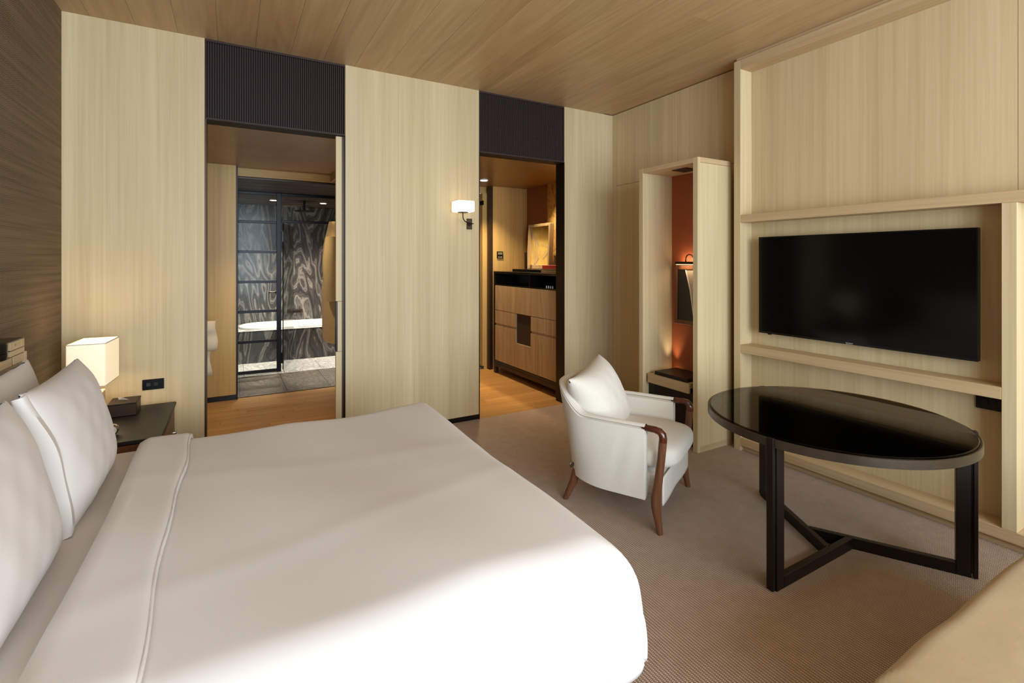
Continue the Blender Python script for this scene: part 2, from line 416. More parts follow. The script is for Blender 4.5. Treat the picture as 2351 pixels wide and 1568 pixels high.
cb = bx('ceiling_bathroom', -1.35, 2.7, 6.05, 8.9, 2.36, 2.44, 'black', kind='structure')
yy = 6.06
while yy < 8.8:
    bx('ceiling_board', -1.35, 2.6, yy, min(yy + 0.262, 8.78), 2.34, 2.36, 'brown_x', cb, 0.003); yy += 0.28
wm = bx('wall_bathroom', -1.35, 2.7, 8.775, 8.9, 0, 2.36, 'dark_card', kind='structure')
zs = (0.0, 0.47, 0.97, 1.47, 1.97, 2.34)
for i in range(5):
    for j in range(5):
        xa = -1.35 + j * 0.846
        xa = 1.189 - 0.846 * 3 + j * 0.846
        bx('marble_tile', xa + 0.001, xa + 0.845, 8.765, 8.775, zs[i] + 0.001, zs[i + 1] - 0.001, 'marble', wm)
wn_ = bx('wall_bathroom_left', -0.06, 0.04, 6.03, 8.775, 0, 2.34, 'marble', kind='structure')
bx('wall_bathroom_right', 1.96, 2.06, 5.93, 8.775, 0, 2.34, 'marble', kind='structure')

# ---- hallway beyond opening 2
bx('wall_hall_left', 1.955, 1.975, YB + 0.16, 7.3, 0, HD, 'amber', kind='structure')
wh = bx('wall_hall_end', 3.035, 3.62, 5.85, 5.95, 0, HD, 'black', kind='structure')
bx('wall_panel', 3.035, 3.60, 5.83, 5.85, 0, HD, 'amber', wh, 0.001)
bx('trim_9', 2.985, 3.034, 5.83, 5.90, 0, HD, 'bronze', kind='structure')
wr_ = bx('wall_hall_right', 3.585, 3.68, YB + 0.16, 5.83, 0, HD, 'black', kind='structure')
bx('lacquer_panel', 3.57, 3.585, 5.33, 5.83, 0, HD, 'rust', wr_, 0.001)
nz = 8
for i in range(3):
    for k in range(nz):
        bx('gilded_panel', 3.572, 3.585, 5.33 - 0.38 * (i + 1) + 0.0008, 5.33 - 0.38 * i - 0.0008, HD / nz * k + 0.0008, HD / nz * (k + 1) - 0.0008, 'gold', wr_, 0.0008)
# closet built into the hallway end
cl = thing('hall_closet', (2.96, 6.3, 0), 'pale wood closet at the far end of the hallway behind the bar cabinet', 'closet')
bx('end_panel', 2.945, 3.034, 5.92, 5.95, 0.0, 2.36, 'amber', cl, 0.001)
bx('side_panel', 2.925, 2.945, 5.92, 7.2, 0.04, 2.20, 'amber', cl, 0.001)
bx('side_panel', 2.925, 2.945, 5.92, 7.2, 2.26, 2.36, 'amber', cl, 0.001)
bx('open_slot', 2.935, 2.945, 5.93, 7.2, 2.20, 2.26, 'black', cl)
bx('plinth', 2.935, 2.95, 5.93, 7.2, 0.0, 0.04, 'black', cl)
bx('trim_10', 1.975, 3.034, 5.96, 5.99, 2.365, HD, 'amber_x', kind='structure')
bx('ceiling_entry', 1.975, 2.985, 6.02, 7.3, 2.40, 2.46, 'gold_ceiling', kind='structure')
bx('wall_entry', 1.955, 3.0, 7.2, 7.3, 0, 2.45, 'amber', kind='structure')

# ---- right wall (behind niche) : oak door panels with fine joints
wr = bx('wall_right', 3.592, 3.70, -2.65, YB + 0.02, 0, H + 0.008, 'dark_card', kind='structure')
bx('wall_panel', 3.57, 3.592, 4.0055, YB, 0, H, 'oak', wr)
bx('wall_panel', 3.57, 3.592, 2.43, 4.0025, 0.0, 2.2485, 'oak', wr, 0.0008)
bx('wall_panel', 3.57, 3.592, 3.1795, 4.0025, 2.2515, H, 'oak', wr, 0.0008)
bx('wall_panel', 3.57, 3.592, 2.43, 3.1765, 2.2515, H, 'oak', wr, 0.0008)

# ---- window wall behind the camera
ww = bx('wall_window', XL, 3.6, -2.75, -2.68, 0, 0.42, 'oak_x', kind='structure')
bx('wall_above', XL, 3.6, -2.75, -2.68, 2.88, H, 'oak_x', ww)
wf = bx('window_1', XL, XL + 0.06, -2.75, -2.69, 0.42, 2.88, 'window_white', kind='structure')
for x in (0.62, 2.05, 3.54): bx('mullion', x, x + 0.06, -2.75, -2.69, 0.42, 2.88, 'window_white', wf)

# ================================================================== TELEVISION WALL UNIT
XF, XP = 3.377, 3.514
u = thing('wall_unit', (3.45, 1.0, 0), 'pale oak built-in wall frame with rails and a long shelf around the television', 'wall unit')
Y0, Y1 = -2.60, 2.45
bx('back_panel', XP, 3.568, 0.905, Y1 - 0.03, 0.10, H - 0.04, 'oak', u)
bx('back_panel', XP, 3.568, Y0, 0.903, 0.10, H - 0.04, 'oak', u)
for a, b, zt in ((2.394, 2.45, 2.985), (0.872, 0.929, 1.742), (-0.65, -0.593, 1.742)):
    bx('post', XF, XP, a, b, 0.0 if b > 2.4 else 0.101, zt, 'oak', u, 0.0015)
bx('top_beam', XF, XP, Y0, 2.3935, 2.915, 2.985, 'oak_y', u, 0.0015)
bx('top_filler', XF + 0.018, XP, Y0, 2.44, 2.9855, H - 0.001, 'oak_y', u)
bx('rail', XF, XP, Y0, 2.3935, 1.7425, 1.801, 'oak_y', u, 0.0015)
bx('shelf', XF, XP, 0.9295, 2.3935, 0.749, 0.811, 'oak_y', u, 0.0015)
bx('base_rail', XF, XP, Y0, 2.3935, 0.042, 0.1005, 'oak_y', u, 0.0015)
bx('plinth', XF + 0.03, XP, Y0, 2.3935, 0.0, 0.0415, 'oak_y', u)

tv = thing('television', (3.46, 1.66, 0.914), 'large black flat television on the oak wall between rail and shelf', 'television')
TX = 3.44
tvc = bx('casing', TX, TX + 0.032, 1.036, 2.283, 0.914, 1.628, 'black', tv, 0.003)
bx('wall_mount', TX + 0.0325, XP - 0.001, 1.45, 1.87, 1.10, 1.45, 'black_metal', tv)
bx('screen', TX - 0.0015, TX - 0.0002, 1.044, 2.275, 0.930, 1.620, 'screen', tv)
bm = BM(); box(bm, TX - 0.004, TX, 1.036, 2.283, 1.6235, 1.628); box(bm, TX - 0.004, TX, 1.036, 2.283, 0.914, 0.928)
box(bm, TX - 0.004, TX, 1.036, 1.0415, 0.928, 1.6235); box(bm, TX - 0.004, TX, 2.2775, 2.283, 0.928, 1.6235)
obj('bezel', bm, 'black', tv)
bx('power_light_bar', TX - 0.003, TX + 0.012, 2.19, 2.215, 0.907, 0.9138, 'black', tvc, 0.002)
fc = bpy.data.curves.new('brand_text', 'FONT'); fc.body = 'SONY'; fc.size = 0.016; fc.align_x = 'CENTER'; fc.extrude = 0.0002
fo = bpy.data.objects.new('brand_text', fc); COL.objects.link(fo)
dg = bpy.context.evaluated_depsgraph_get(); dg.update()
me = bpy.data.meshes.new_from_object(fo.evaluated_get(dg)); COL.objects.unlink(fo); bpy.data.objects.remove(fo)
me.transform(Matrix.Translation((TX - 0.0048, 1.66, 0.9155)) @ Matrix.Rotation(-PI / 2, 4, 'Z') @ Matrix.Rotation(PI / 2, 4, 'X'))
me.materials.clear(); me.materials.append(M['chrome'])
lo = bpy.data.objects.new('brand_lettering', me); COL.objects.link(lo); attach(lo, tvc)

sp = thing('socket_strip', (3.505, 1.0, 0.69), 'black socket strip on the wall under the right end of the oak shelf', 'socket')
pt2 = bx('plate', 3.500, 3.5135, 0.931, 1.066, 0.657, 0.7485, 'black', sp, 0.002)
for yy_ in (0.965, 0.995, 1.028): bx('socket', 3.498, 3.5005, yy_ - 0.011, yy_ + 0.011, 0.685, 0.712, 'black_leather', pt2, 0.001)

# ================================================================== NICHE CABINET
n = thing('niche_cabinet', (3.22, 2.83, 0), 'tall pale oak niche cabinet with an orange back beside the television wall', 'cabinet')
NX, NB = 3.049, 3.398
bx('side_panel', NX + 0.001, 3.445, 2.521, 2.562, 0.0, 2.196, 'oak', n, 0.001)
bx('side_panel', NX, 3.445, 3.086, 3.133, 0.0, 2.236, 'oak', n, 0.0015)
bx('front_stile', NX, NX + 0.03, 2.519, 2.5635, 0.0, 2.236, 'oak', n, 0.0015)
bx('top_panel', NX + 0.0005, 3.445, 2.564, 3.0855, 2.197, 2.235, 'oak_y', n, 0.001)
bx('top_rail', NX + 0.0305, 3.445, 2.519, 2.5635, 2.1975, 2.236, 'oak_x', n, 0.0008)
bx('bottom_rail', NX + 0.0305, 3.445, 2.5192, 2.521, 0.0, 0.045, 'oak_x', n)
bx('back_panel', NB, 3.445, 2.563, 3.0855, 0.0, 2.196, 'orange', n)
bx('base_cabinet', 3.115, NB - 0.001, 2.5635, 3.0855, 0.0, 0.417, 'black', n, 0.001)
bx('base_cheek', 3.10, 3.3, 3.0645, 3.0855, 0.418, 0.467, 'black', n)
bx('desk_top', 3.079, NB - 0.001, 2.632, 3.06, 0.455, 0.493, 'oak_y', n, 0.001)
bx('desk_front', 3.078, 3.10, 2.63, 3.062, 0.418, 0.4935, 'oak_y', n, 0.001)
bx('ceiling_spot', 3.15, 3.3, 2.72, 2.86, 2.190, 2.197, 'dark_card', n, 0.002)
bx('uplight', 3.335, 3.375, 2.998, 3.05, 0.4935, 0.503, 'led', n, 0.002)
light('niche_uplight', 'SPOT', (3.350, 3.028, 0.51), 6.0, (1.0, 0.80, 0.55), (PI, 0, 0), spot_size=1.0, spot_blend=0.9, shadow_soft_size=0.02)
bk = thing('guest_directory', (3.2, 2.83, 0.494), 'large black hardback folder lying on the small oak desk in the niche', 'folder')
box_ = bx('cover', 3.10, 3.36, 2.665, 3.005, 0.494, 0.523, 'black_leather', bk, 0.002)
bx('page_block', 3.104, 3.356, 3.0055, 3.012, 0.496, 0.521, 'paper', bk)
pf = thing('framed_photograph', (3.385, 2.8, 0.9), 'framed dark photograph on the orange niche back under a picture light', 'picture')
fx = NB - 0.032
for nm, a, b, c, d in (('frame_stile', 3.0, 3.036, 0.905, 1.41), ('frame_stile', 2.60, 2.636, 0.905, 1.41), ('frame_rail', 2.636, 3.0, 1.374, 1.41), ('frame_rail', 2.636, 3.0, 0.905, 0.941)):
    bx(nm, fx, NB - 0.001, a, b, c, d, 'walnut', pf, 0.004)
prn = bx('print', fx + 0.01, NB - 0.002, 2.636, 3.0, 0.941, 1.374, 'photo_dark', pf)
bm = BM(); prism(bm, [(2.64, 1.37), (2.905, 1.37), (2.86, 1.2), (2.82, 0.95), (2.64, 0.95)], 'X', fx + 0.0085, fx + 0.0098); obj('pale_area', bm, 'photo_pale', prn)
bm = BM(); prism(bm, [(2.905, 1.372), (2.918, 1.372), (2.87, 1.2), (2.83, 0.95), (2.82, 0.95), (2.86, 1.2)], 'X', fx + 0.0075, fx + 0.0084); obj('white_line', bm, 'photo_line', prn)
pl = thing('picture_light', (3.34, 2.8, 1.42), 'slim dark picture light arching over the framed photograph in the niche', 'lamp')
bm = BM(); tube(bm, [(3.335, 2.66, 1.432), (3.335, 2.985, 1.432)], 0.012, 14); ltb = obj('lamp_tube', bm, 'black_metal', pl, smooth=40)
bm = BM(); box(bm, 3.325, 3.345, 2.67, 2.975, 1.416, 1.4195); obj('diffuser', bm, 'led', ltb)
bm = BM(); tube(bm, [(3.337, 2.88, 1.44), (3.337, 2.88, 1.47), (3.340, 2.872, 1.492), (3.350, 2.86, 1.503), (3.365, 2.848, 1.500), (3.379, 2.843, 1.485), (3.3975, 2.843, 1.47)], 0.0055, 10); obj('arm', bm, 'black_metal', pl, smooth=40)
light('picture_glow', 'AREA', (3.345, 2.82, 1.45), 0.4, (1.0, 0.72, 0.45), (0, math.radians(-130), 0), shape='RECTANGLE', size=0.05, size_y=0.28)
light('picture_wash', 'AREA', (3.335, 2.82, 1.412), 0.35, (1.0, 0.72, 0.45), (0, math.radians(-20), 0), shape='RECTANGLE', size=0.02, size_y=0.28)

# ================================================================== WALL SCONCE AND PLATES ON THE BACK WALL
sc_ = thing('wall_sconce', (1.87, YB - 0.02, 1.78), 'small wall lamp with a glowing cube shade on a bent dark arm', 'lamp')
bx('wall_plate', 1.846, 1.897, YB - 0.014, YB - 0.0005, 1.735, 1.832, 'bronze', sc_, 0.002)
bm = BM(); lathe(bm, [(0.0, -0.03), (0.016, -0.03), (0.018, -0.014)], (1.870, YB, 1.782), 18, 'Y'); obj('knob', bm, 'black_metal', sc_, smooth=40)
bm = BM(); tube(bm, [(1.90, YB - 0.03, 1.786), (1.865, YB - 0.06, 1.784), (1.82, YB - 0.085, 1.787), (1.785, YB - 0.098, 1.80), (1.766, YB - 0.106, 1.822), (1.762, YB - 0.11, 1.85), (1.762, YB - 0.11, 1.874)], 0.0045, 10); obj('arm', bm, 'black_metal', sc_, smooth=40)
bm = BM(); lathe(bm, [(0.0, 1.872), (0.046, 1.872), (0.046, 1.8765), (0.0, 1.8765)], (1.762, YB - 0.112, 0), 24); obj('shade_holder', bm, 'black_metal', sc_, smooth=30)
bx('shade', 1.685, 1.84, YB - 0.19, YB - 0.035, 1.877, 1.972, 'shade_sconce', sc_, 0.008)
light('sconce_bulb', 'POINT', (1.762, YB - 0.215, 1.93), 1.0, WARM, shadow_soft_size=0.05)

so = thing('wall_socket', (-0.455, YB - 0.01, 0.62), 'black double socket plate on the oak wall above the nightstand', 'socket')
pt_ = bx('plate', -0.515, -0.396, YB - 0.009, YB - 0.0005, 0.587, 0.657, 'black', so, 0.002)
bx('socket', -0.492, -0.470, YB - 0.0105, YB - 0.009, 0.612, 0.634, 'dark_card', pt_)
bx('switch', -0.452, -0.430, YB - 0.0105, YB - 0.009, 0.612, 0.634, 'black_leather', pt_)
th = thing('thermostat', (3.137, 5.825, 1.53), 'small black thermostat with a grey display on the hallway end wall', 'thermostat')
cs_ = bx('casing', 3.092, 3.182, 5.815, 5.8295, 1.485, 1.577, 'black', th, 0.002)
bx('display', 3.104, 3.170, 5.8135, 5.815, 1.535, 1.565, 'lcd', cs_)
for i in range(3): bx('button', 3.108 + i * 0.022, 3.120 + i * 0.022, 5.8135, 5.815, 1.497, 1.505, 'paper', cs_)

# ================================================================== DOWNLIGHTS
def downlight(x, y, z, lab, e, ang=1.2, col=WARM):
    t = thing('downlight', (x, y, z), lab, 'light')
    bm = BM(); lathe(bm, [(0.046, z - 0.010), (0.056, z - 0.010), (0.056, z - 0.0005), (0.046, z - 0.0005), (0.046, z - 0.010)], (x, y, 0), 24); obj('ring', bm, 'white_ceramic', t, smooth=30)
    bm = BM(); lathe(bm, [(0.0, z - 0.012), (0.044, z - 0.010), (0.0455, z - 0.001), (0.0, z - 0.001)], (x, y, 0), 24); obj('lens', bm, 'downlight', t, smooth=30)
    light('downlight_beam', 'SPOT', (x, y, z - 0.02), e, col, (0, 0, 0), spot_size=ang, spot_blend=0.7, shadow_soft_size=0.04)
downlight(2.70, 5.425, HD, 'round ceiling downlight in the hallway beyond the bar cabinet', 150, 1.9)
downlight(0.530, 7.943, 2.34, 'round ceiling downlight above the rounded end of the bathtub', 130, 1.9, (1, 0.9, 0.75))
downlight(1.225, 7.999, 2.34, 'round ceiling downlight right of the shower head', 130, 1.9, (1, 0.9, 0.75))
light('shower_spot', 'SPOT', (0.55, 7.5, 2.32), 170, (1, 0.93, 0.82), (0, 0, 0), spot_size=1.5, spot_blend=0.5, shadow_soft_size=0.05)
light('shower_spot_2', 'SPOT', (1.3, 7.5, 2.32), 150, (1, 0.93, 0.82), (0, 0, 0), spot_size=1.3, spot_blend=0.5, shadow_soft_size=0.05)
light('lobby_spot', 'SPOT', (0.15, 5.0, HD - 0.02), 46, WARM, (0, math.radians(-6), 0), spot_size=1.7, spot_blend=0.6, shadow_soft_size=0.03)
light('gold_wall_spot', 'SPOT', (3.3, 4.95, HD - 0.02), 120, WARM, (0, math.radians(-8), 0), spot_size=1.5, spot_blend=0.8, shadow_soft_size=0.04)
light('lobby_cove', 'AREA', (0.85, 5.6, HD - 0.12), 3, WARM, (0, 0, 0), shape='DISK', size=0.3)

# ================================================================== BATHROOM FITTINGS
ss = thing('shower_screen', (0.9, 7.13, 0), 'black steel framed glass screen and glass door in front of the bathtub', 'shower screen')
YS0, YS1 = 7.12, 7.15
bars = [2.357, 1.952, 1.568, 1.180, 0.798, 0.410, 0.022]
for a, b in ((0.058, 0.074), (0.515, 0.570), (1.63, 1.66)):
    bx('frame_post', a, b, YS0, YS1, 0.0, 2.339, 'steel_dark', ss, 0.003)
for k, z in enumerate(bars):
    hz = 0.017
    if k == 0: bx('frame_bar', 0.0745, 0.5145, YS0, YS1, 2.305, 2.339, 'steel_dark', ss, 0.003)
    else: bx('frame_bar', 0.0745, 0.5145, YS0, YS1, z - hz, z + hz, 'steel_dark', ss, 0.003)
bx('frame_bar', 0.5705, 1.6295, YS0, YS1, 2.305, 2.339, 'steel_dark', ss, 0.003)
bx('frame_bar', 0.5705, 1.6295, YS0, YS1, 1.952, 1.990, 'steel_dark', ss, 0.003)
lev = [2.305, 1.969, 1.935, 1.585, 1.551, 1.197, 1.163, 0.815, 0.781, 0.427, 0.393, 0.039]
for k in range(0, 12, 2): bx('pane', 0.0745, 0.5145, 7.133, 7.137, lev[k + 1], lev[k], 'glass', ss)
bx('pane', 0.5705, 1.6295, 7.133, 7.137, 1.9905, 2.3045, 'glass', ss)
# frameless door swung open into the bath
dm = Matrix.Translation((0.592, 7.135, 0)) @ Matrix.Rotation(math.radians(74), 4, 'Z')
gd = obj('glass_door', box(BM(), 0, 0.72, -0.005, 0.005, 0.012, 1.945, 0, 1, dm), 'glass', ss)
obj('door_edge', box(BM(), -0.006, 0.0, -0.006, 0.006, 0.012, 1.945, 0, 1, dm), 'black', gd)
for z in (0.18, 1.78): bx('hinge', 0.571, 0.60, 7.115, 7.15, z - 0.08, z + 0.06, 'black', gd, 0.003)
bm = BM(); lathe(bm, [(0.0, -0.045), (0.022, -0.045), (0.024, -0.036), (0.010, -0.030), (0.010, 0.030), (0.024, 0.036), (0.022, 0.045), (0.0, 0.045)], (0.476, 7.30, 1.03), 20, 'X'); obj('door_knob', bm, 'bronze', gd, smooth=40)

tub = thing('bathtub', (0.95, 8.3, 0), 'white oval bathtub set in a swirled marble surround', 'bathtub')
bx('apron_slab', 0.042, 1.188, 7.87, 7.90, 0, 0.452, 'marble', tub, 0.001)
bx('apron_slab', 1.190, 1.93, 7.87, 7.90, 0, 0.452, 'marble', tub, 0.001)
# deck with an oval hole, then the shell of the tub
def oval(x0, x1, y0, y1, r, nn=12):
    pts = []
    for cx_, cy_, a0 in ((x1 - r, y1 - r, 0), (x0 + r, y1 - r, 90), (x0 + r, y0 + r, 180), (x1 - r, y0 + r, 270)):
        for i in range(nn): a = math.radians(a0 + 90 * i / (nn - 1)); pts.append((cx_ + r * math.cos(a), cy_ + r * math.sin(a)))
    return pts
rings = []
for (x0, x1, y0, y1, r, z) in ((0.10, 1.90, 7.93, 8.735, 0.36, 0.455), (0.10, 1.90, 7.93, 8.735, 0.36, 0.480), (0.108, 1.892, 7.938, 8.727, 0.352, 0.486), (0.135, 1.865, 7.965, 8.70, 0.33, 0.486), (0.145, 1.855, 7.975, 8.69, 0.325, 0.478), (0.20, 1.80, 8.02, 8.65, 0.29, 0.25), (0.30, 1.7, 8.08, 8.58, 0.22, 0.08), (0.5, 1.5, 8.2, 8.45, 0.1, 0.07)):
    rings.append([(p[0], p[1], z) for p in oval(x0, x1, y0, y1, r)])
bm = BM(); V = grid(bm, rings, closed_v=True); bm.faces.new(V[-1]); obj('tub_shell', bm, 'white_ceramic', tub, smooth=40)
bm = BM(); V = grid(bm, [[(p[0], p[1], 0.4535) for p in oval(0.11, 1.89, 7.94, 8.725, 0.35)], [(p[0], p[1], 0.4535) for p in oval(0.042, 1.93, 7.865, 8.764, 0.002)]], closed_v=True); obj('deck', bm, 'marble_lit', tub)
tf = thing('bath_filler', (0.9, 8.75, 0.63), 'dark rectangular bath control recessed in the marble wall above the tub', 'tap')
bx('recess_plate', 0.785, 1.02, 8.745, 8.7645, 0.597, 0.66, 'bronze', tf, 0.004)
bx('control', 0.82, 0.985, 8.725, 8.745, 0.612, 0.648, 'black_metal', tf, 0.006)
sh = thing('rain_shower', (0.946, 7.9, 2.3), 'round dark rain shower head hanging from the slatted bathroom ceiling', 'shower head')
bm = BM(); tube(bm, [(0.946, 7.9, 2.2), (0.946, 7.9, 2.3395)], 0.017, 14); obj('arm', bm, 'black_metal', sh, smooth=40)
bm = BM(); lathe(bm, [(0.0, 2.186), (0.135, 2.186), (0.137, 2.194), (0.04, 2.204), (0.0, 2.206)], (0.946, 7.9, 0), 36); obj('rose', bm, 'black_metal', sh, smooth=30)

# bathrobe hanging on the lobby side wall
rb = thing('bathrobe', (0.96, 5.4, 1.2), 'beige cotton bathrobe hanging on the wall just inside the bathroom', 'bathrobe')
rows = []
for i in range(28):
    f = i / 27; z = 1.86 - 1.24 * f
    wdt = 0.07 + 0.20 * min(1, (f / 0.18) ** 0.7) + 0.05 * f; th_ = 0.045 + 0.035 * min(1, f / 0.2) + 0.015 * math.sin(PI * f)
    if 0.44 < f < 0.52: wdt *= 0.93; th_ *= 0.9
    row = []
    for k in range(40):
        a = 2 * PI * k / 40
        fold = 1 + 0.07 * math.sin(5 * a + 2.2 * f) * min(1, f * 2) + 0.03 * math.sin(11 * a + 5 * f)
        row.append((0.935 + th_ * math.cos(a) * fold - 0.012 * f, 5.42 + wdt * math.sin(a) * fold, z))
    rows.append(row)
bm = BM(); V = grid(bm, rows, closed_v=True); bm.faces.new(V[0]); bm.faces.new(V[-1]); obj('robe_body', bm, 'robe', rb, smooth=60)
bm = BM(); tube(bm, [(0.87, 5.18, 1.68), (0.85, 5.12, 1.45), (0.86, 5.12, 1.2), (0.88, 5.14, 1.06)], [0.055, 0.07, 0.065, 0.07], 14); obj('sleeve', bm, 'robe', rb, smooth=60)
rows = []
for i in range(41):
    a = 2 * PI * i / 40; rows.append([(0.935 + 0.100 * math.cos(a), 5.42 + 0.292 * math.sin(a), 1.29 + dz) for dz in (-0.025, 0.025)])
bm = BM(); grid(bm, rows); obj('belt', bm, 'robe', rb, smooth=60)
bm = BM(); tube(bm, [(1.039, 5.42, 1.90), (0.97, 5.42, 1.90), (0.955, 5.42, 1.93)], 0.008, 8); obj('hook', bm, 'black_metal', rb, smooth=40)

# towel rail on the lobby's far wall, two towels over it
tr = thing('towel_rail', (-0.45, 5.62, 0.8), 'slim metal towel rail in front of the amber wall in the bathroom lobby', 'towel rail')
for z in (0.82, 0.70): 
    bm = BM(); tube(bm, [(-1.0, 5.55, z), (-0.17, 5.55, z)], 0.008, 10); obj('rail_bar', bm, 'bronze', tr, smooth=40)
for x in (-0.98, -0.30):
    bm = BM(); tube(bm, [(x, 5.55, 0.0), (x, 5.55, 0.9)], 0.010, 10); obj('post', bm, 'bronze', tr, smooth=40)
bx('foot', -1.0, -0.25, 5.45, 5.65, 0.0, 0.012, 'bronze', tr, 0.002)
def towel(name, x0, x1, z, front, back, r, lab):
    rows = []; prof = []
    for i in range(8): prof.append((-r * 1.25 - 0.012 * math.sin(i), z - front + (front) * i / 8))
    for i in range(9): a = PI - PI * i / 8; prof.append((r * math.cos(a), z + r * math.sin(a)))
    for i in range(1, 9): prof.append((r * 1.1, z - back * i / 8))
    for s in range(15):
        fx_ = s / 14; x = x0 + (x1 - x0) * fx_
        rows.append([(x + 0.012 * math.sin(7 * p[1] * 3), 5.55 + p[0] + 0.006 * math.sin(9 * fx_ + 4 * p[1]), p[1] + 0.004 * math.sin(11 * fx_)) for p in prof])
    bm = BM(); grid(bm, rows); o = obj(name, bm, 'towel', smooth=60, label=lab, cat='towel', group='towels on the lobby rail')
    md = o.modifiers.new('thick', 'SOLIDIFY'); md.thickness = 0.016; md.offset = 1
    return o
towel('hand_towel', -0.75, -0.125, 0.835, 0.24, 0.2, 0.024, 'short cream towel folded over the top bar of the towel rail')
towel('bath_towel', -0.75, -0.168, 0.712, 0.36, 0.1, 0.020, 'longer cream towel hanging below the short one on the towel rail')

# ================================================================== BAR CABINET IN THE HALLWAY
DX = 2.967
bc = thing('bar_cabinet', (3.2, 4.95, 0), 'tall black bar cabinet with grey oak fronts seen through the hallway opening', 'cabinet')
ya, yb = 4.225, 5.68
bx('top_panel', DX, 3.56, ya, yb, 1.288, 1.315, 'black', bc, 0.002)
bx('side_panel', DX, 3.56, yb - 0.035, yb, 0.135, 1.2875, 'black', bc, 0.002)
bx('side_panel', DX, 3.56, ya, ya + 0.035, 0.135, 1.2875, 'black', bc, 0.002)
bx('bottom_panel', DX, 3.56, ya + 0.0355, yb - 0.0355, 0.135, 0.165, 'black', bc, 0.002)
bx('back_panel', 3.0, 3.56, ya + 0.0355, yb - 0.0355, 0.1655, 1.135, 'black', bc)
bx('open_shelf', DX + 0.005, 3.56, ya + 0.0355, yb - 0.0355, 1.1355, 1.15, 'black', bc)
bx('recess_back', 3.35, 3.56, ya + 0.0355, yb - 0.0355, 1.1505, 1.2875, 'black', bc)
bx('divider', DX + 0.01, 3.35, 4.80, 4.82, 1.1505, 1.2875, 'black', bc)
def front(nm, a, b, c, d): return bx(nm, DX + 0.004, 2.999, a, b, c, d, 'grey_oak', bc, 0.002)
ma, mb = 4.2615, 5.6435
front('door', 4.957, mb, 0.818, 1.133); front('door', ma, 4.953, 0.818, 1.133)
front('drawer', 5.117, mb, 0.648, 0.812); front('drawer', ma, 4.772, 0.648, 0.812)
bm = BM(); prism(bm, [(ma, 0.170), (mb, 0.170), (mb, 0.622), (5.117, 0.622), (5.117, 0.460), (4.773, 0.460), (4.773, 0.622), (ma, 0.622)], 'X', DX + 0.004, 2.999); obj('lower_front', bm, 'grey_oak', bc)
bx('finger_groove', 2.985, 2.999, 5.12, mb, 0.6225, 0.6475, 'grey_oak', bc); bx('finger_groove', 2.985, 2.999, ma, 4.77, 0.6225, 0.6475, 'grey_oak', bc)
bx('square_recess', 2.990, 2.9995, 4.774, 5.116, 0.461, 0.813, 'dark_card', bc)
bx('stand_rail', DX + 0.002, 3.02, ya, yb, 0.085, 0.134, 'bronze', bc, 0.002)
bx('stand_rail', 3.5, 3.55, ya, yb, 0.085, 0.134, 'bronze', bc, 0.002)
for xx in (DX + 0.002, 3.5):
    for y_ in (ya, yb - 0.05): bx('leg', xx, xx + 0.05, y_, y_ + 0.05, 0.0, 0.0848, 'bronze', bc, 0.002)
for i, yy_ in enumerate((4.40, 4.44, 4.48, 4.52)):
    g = thing('glass_jar', (3.02, yy_, 1.15), ['small pale bottle nearest the wall on the open shelf of the bar cabinet', 'second small pale bottle from the hallway jamb on the bar cabinet shelf', 'third small pale bottle from the hallway jamb on the bar cabinet shelf', 'small pale bottle farthest from the jamb in the bar shelf row'][i], 'bottle', 'miniature bottles in the bar cabinet')
    bm = BM(); lathe(bm, [(0.0, 1.1505), (0.007, 1.1505), (0.007, 1.168), (0.003, 1.173), (0.003, 1.178), (0.0, 1.178)], (3.02, yy_, 0), 14); obj('body', bm, 'white_ceramic', g, smooth=40)
# things on the bar cabinet
pc = thing('leaning_picture', (3.4, 5.25, 1.32), 'shadow-box picture of a pale branch on gold leaning above the bar cabinet', 'picture')
pm = Matrix.Translation((3.36, 0, 1.35)) @ Matrix.Rotation(math.radians(3), 4, 'Y')
def pb(nm, x0, x1, y0, y1, z0, z1, mt, bev=0.002): return obj(nm, box(BM(), x0, x1, y0, y1, z0, z1, bev, 1, pm), mt, pc)
pb('frame_stile', 0, 0.06, 5.465, 5.50, 0.0, 0.57, 'grey_oak'); pb('frame_stile', 0, 0.06, 4.99, 5.025, 0.0, 0.57, 'grey_oak')
pb('frame_rail', 0, 0.06, 5.0255, 5.4645, 0.535, 0.57, 'grey_oak'); pb('frame_rail', 0, 0.06, 5.0255, 5.4645, 0.0, 0.05, 'grey_oak')
cnv = pb('canvas', 0.045, 0.058, 5.0255, 5.4645, 0.0505, 0.5345, 'art_gold', 0)
def branch(pts, ws):
    bm = BM(); rows = []
    for (a, b), w_ in zip(pts, ws):
        rows.append([pm @ Vector((0.041, 5.4645 - a * 0.439 + w_ / 2, 0.05 + b * 0.485)), pm @ Vector((0.041, 5.4645 - a * 0.439 - w_ / 2, 0.05 + b * 0.485))])
    grid(bm, rows); obj('painted_branch', bm, 'art_branch', cnv)
branch([(0.02, 0.84), (0.14, 0.74), (0.30, 0.58), (0.42, 0.55), (0.6, 0.54), (0.8, 0.50), (0.95, 0.43)], [0.02, 0.035, 0.05, 0.036, 0.034, 0.026, 0.012])
branch([(0.30, 0.58), (0.31, 0.42), (0.32, 0.28), (0.36, 0.18), (0.22, 0.02)], [0.03, 0.022, 0.02, 0.03, 0.03])
branch([(0.95, 0.43), (0.8, 0.27), (0.62, 0.16), (0.45, 0.17), (0.34, 0.2)], [0.01, 0.016, 0.022, 0.03, 0.024])
branch([(0.06, 0.6), (0.1, 0.4), (0.2, 0.2), (0.2, 0.0)], [0.01, 0.014, 0.02, 0.024])
be = thing('picture_easel', (3.2, 5.1, 1.316), 'black L shaped easel stand holding the leaning gold picture', 'stand')
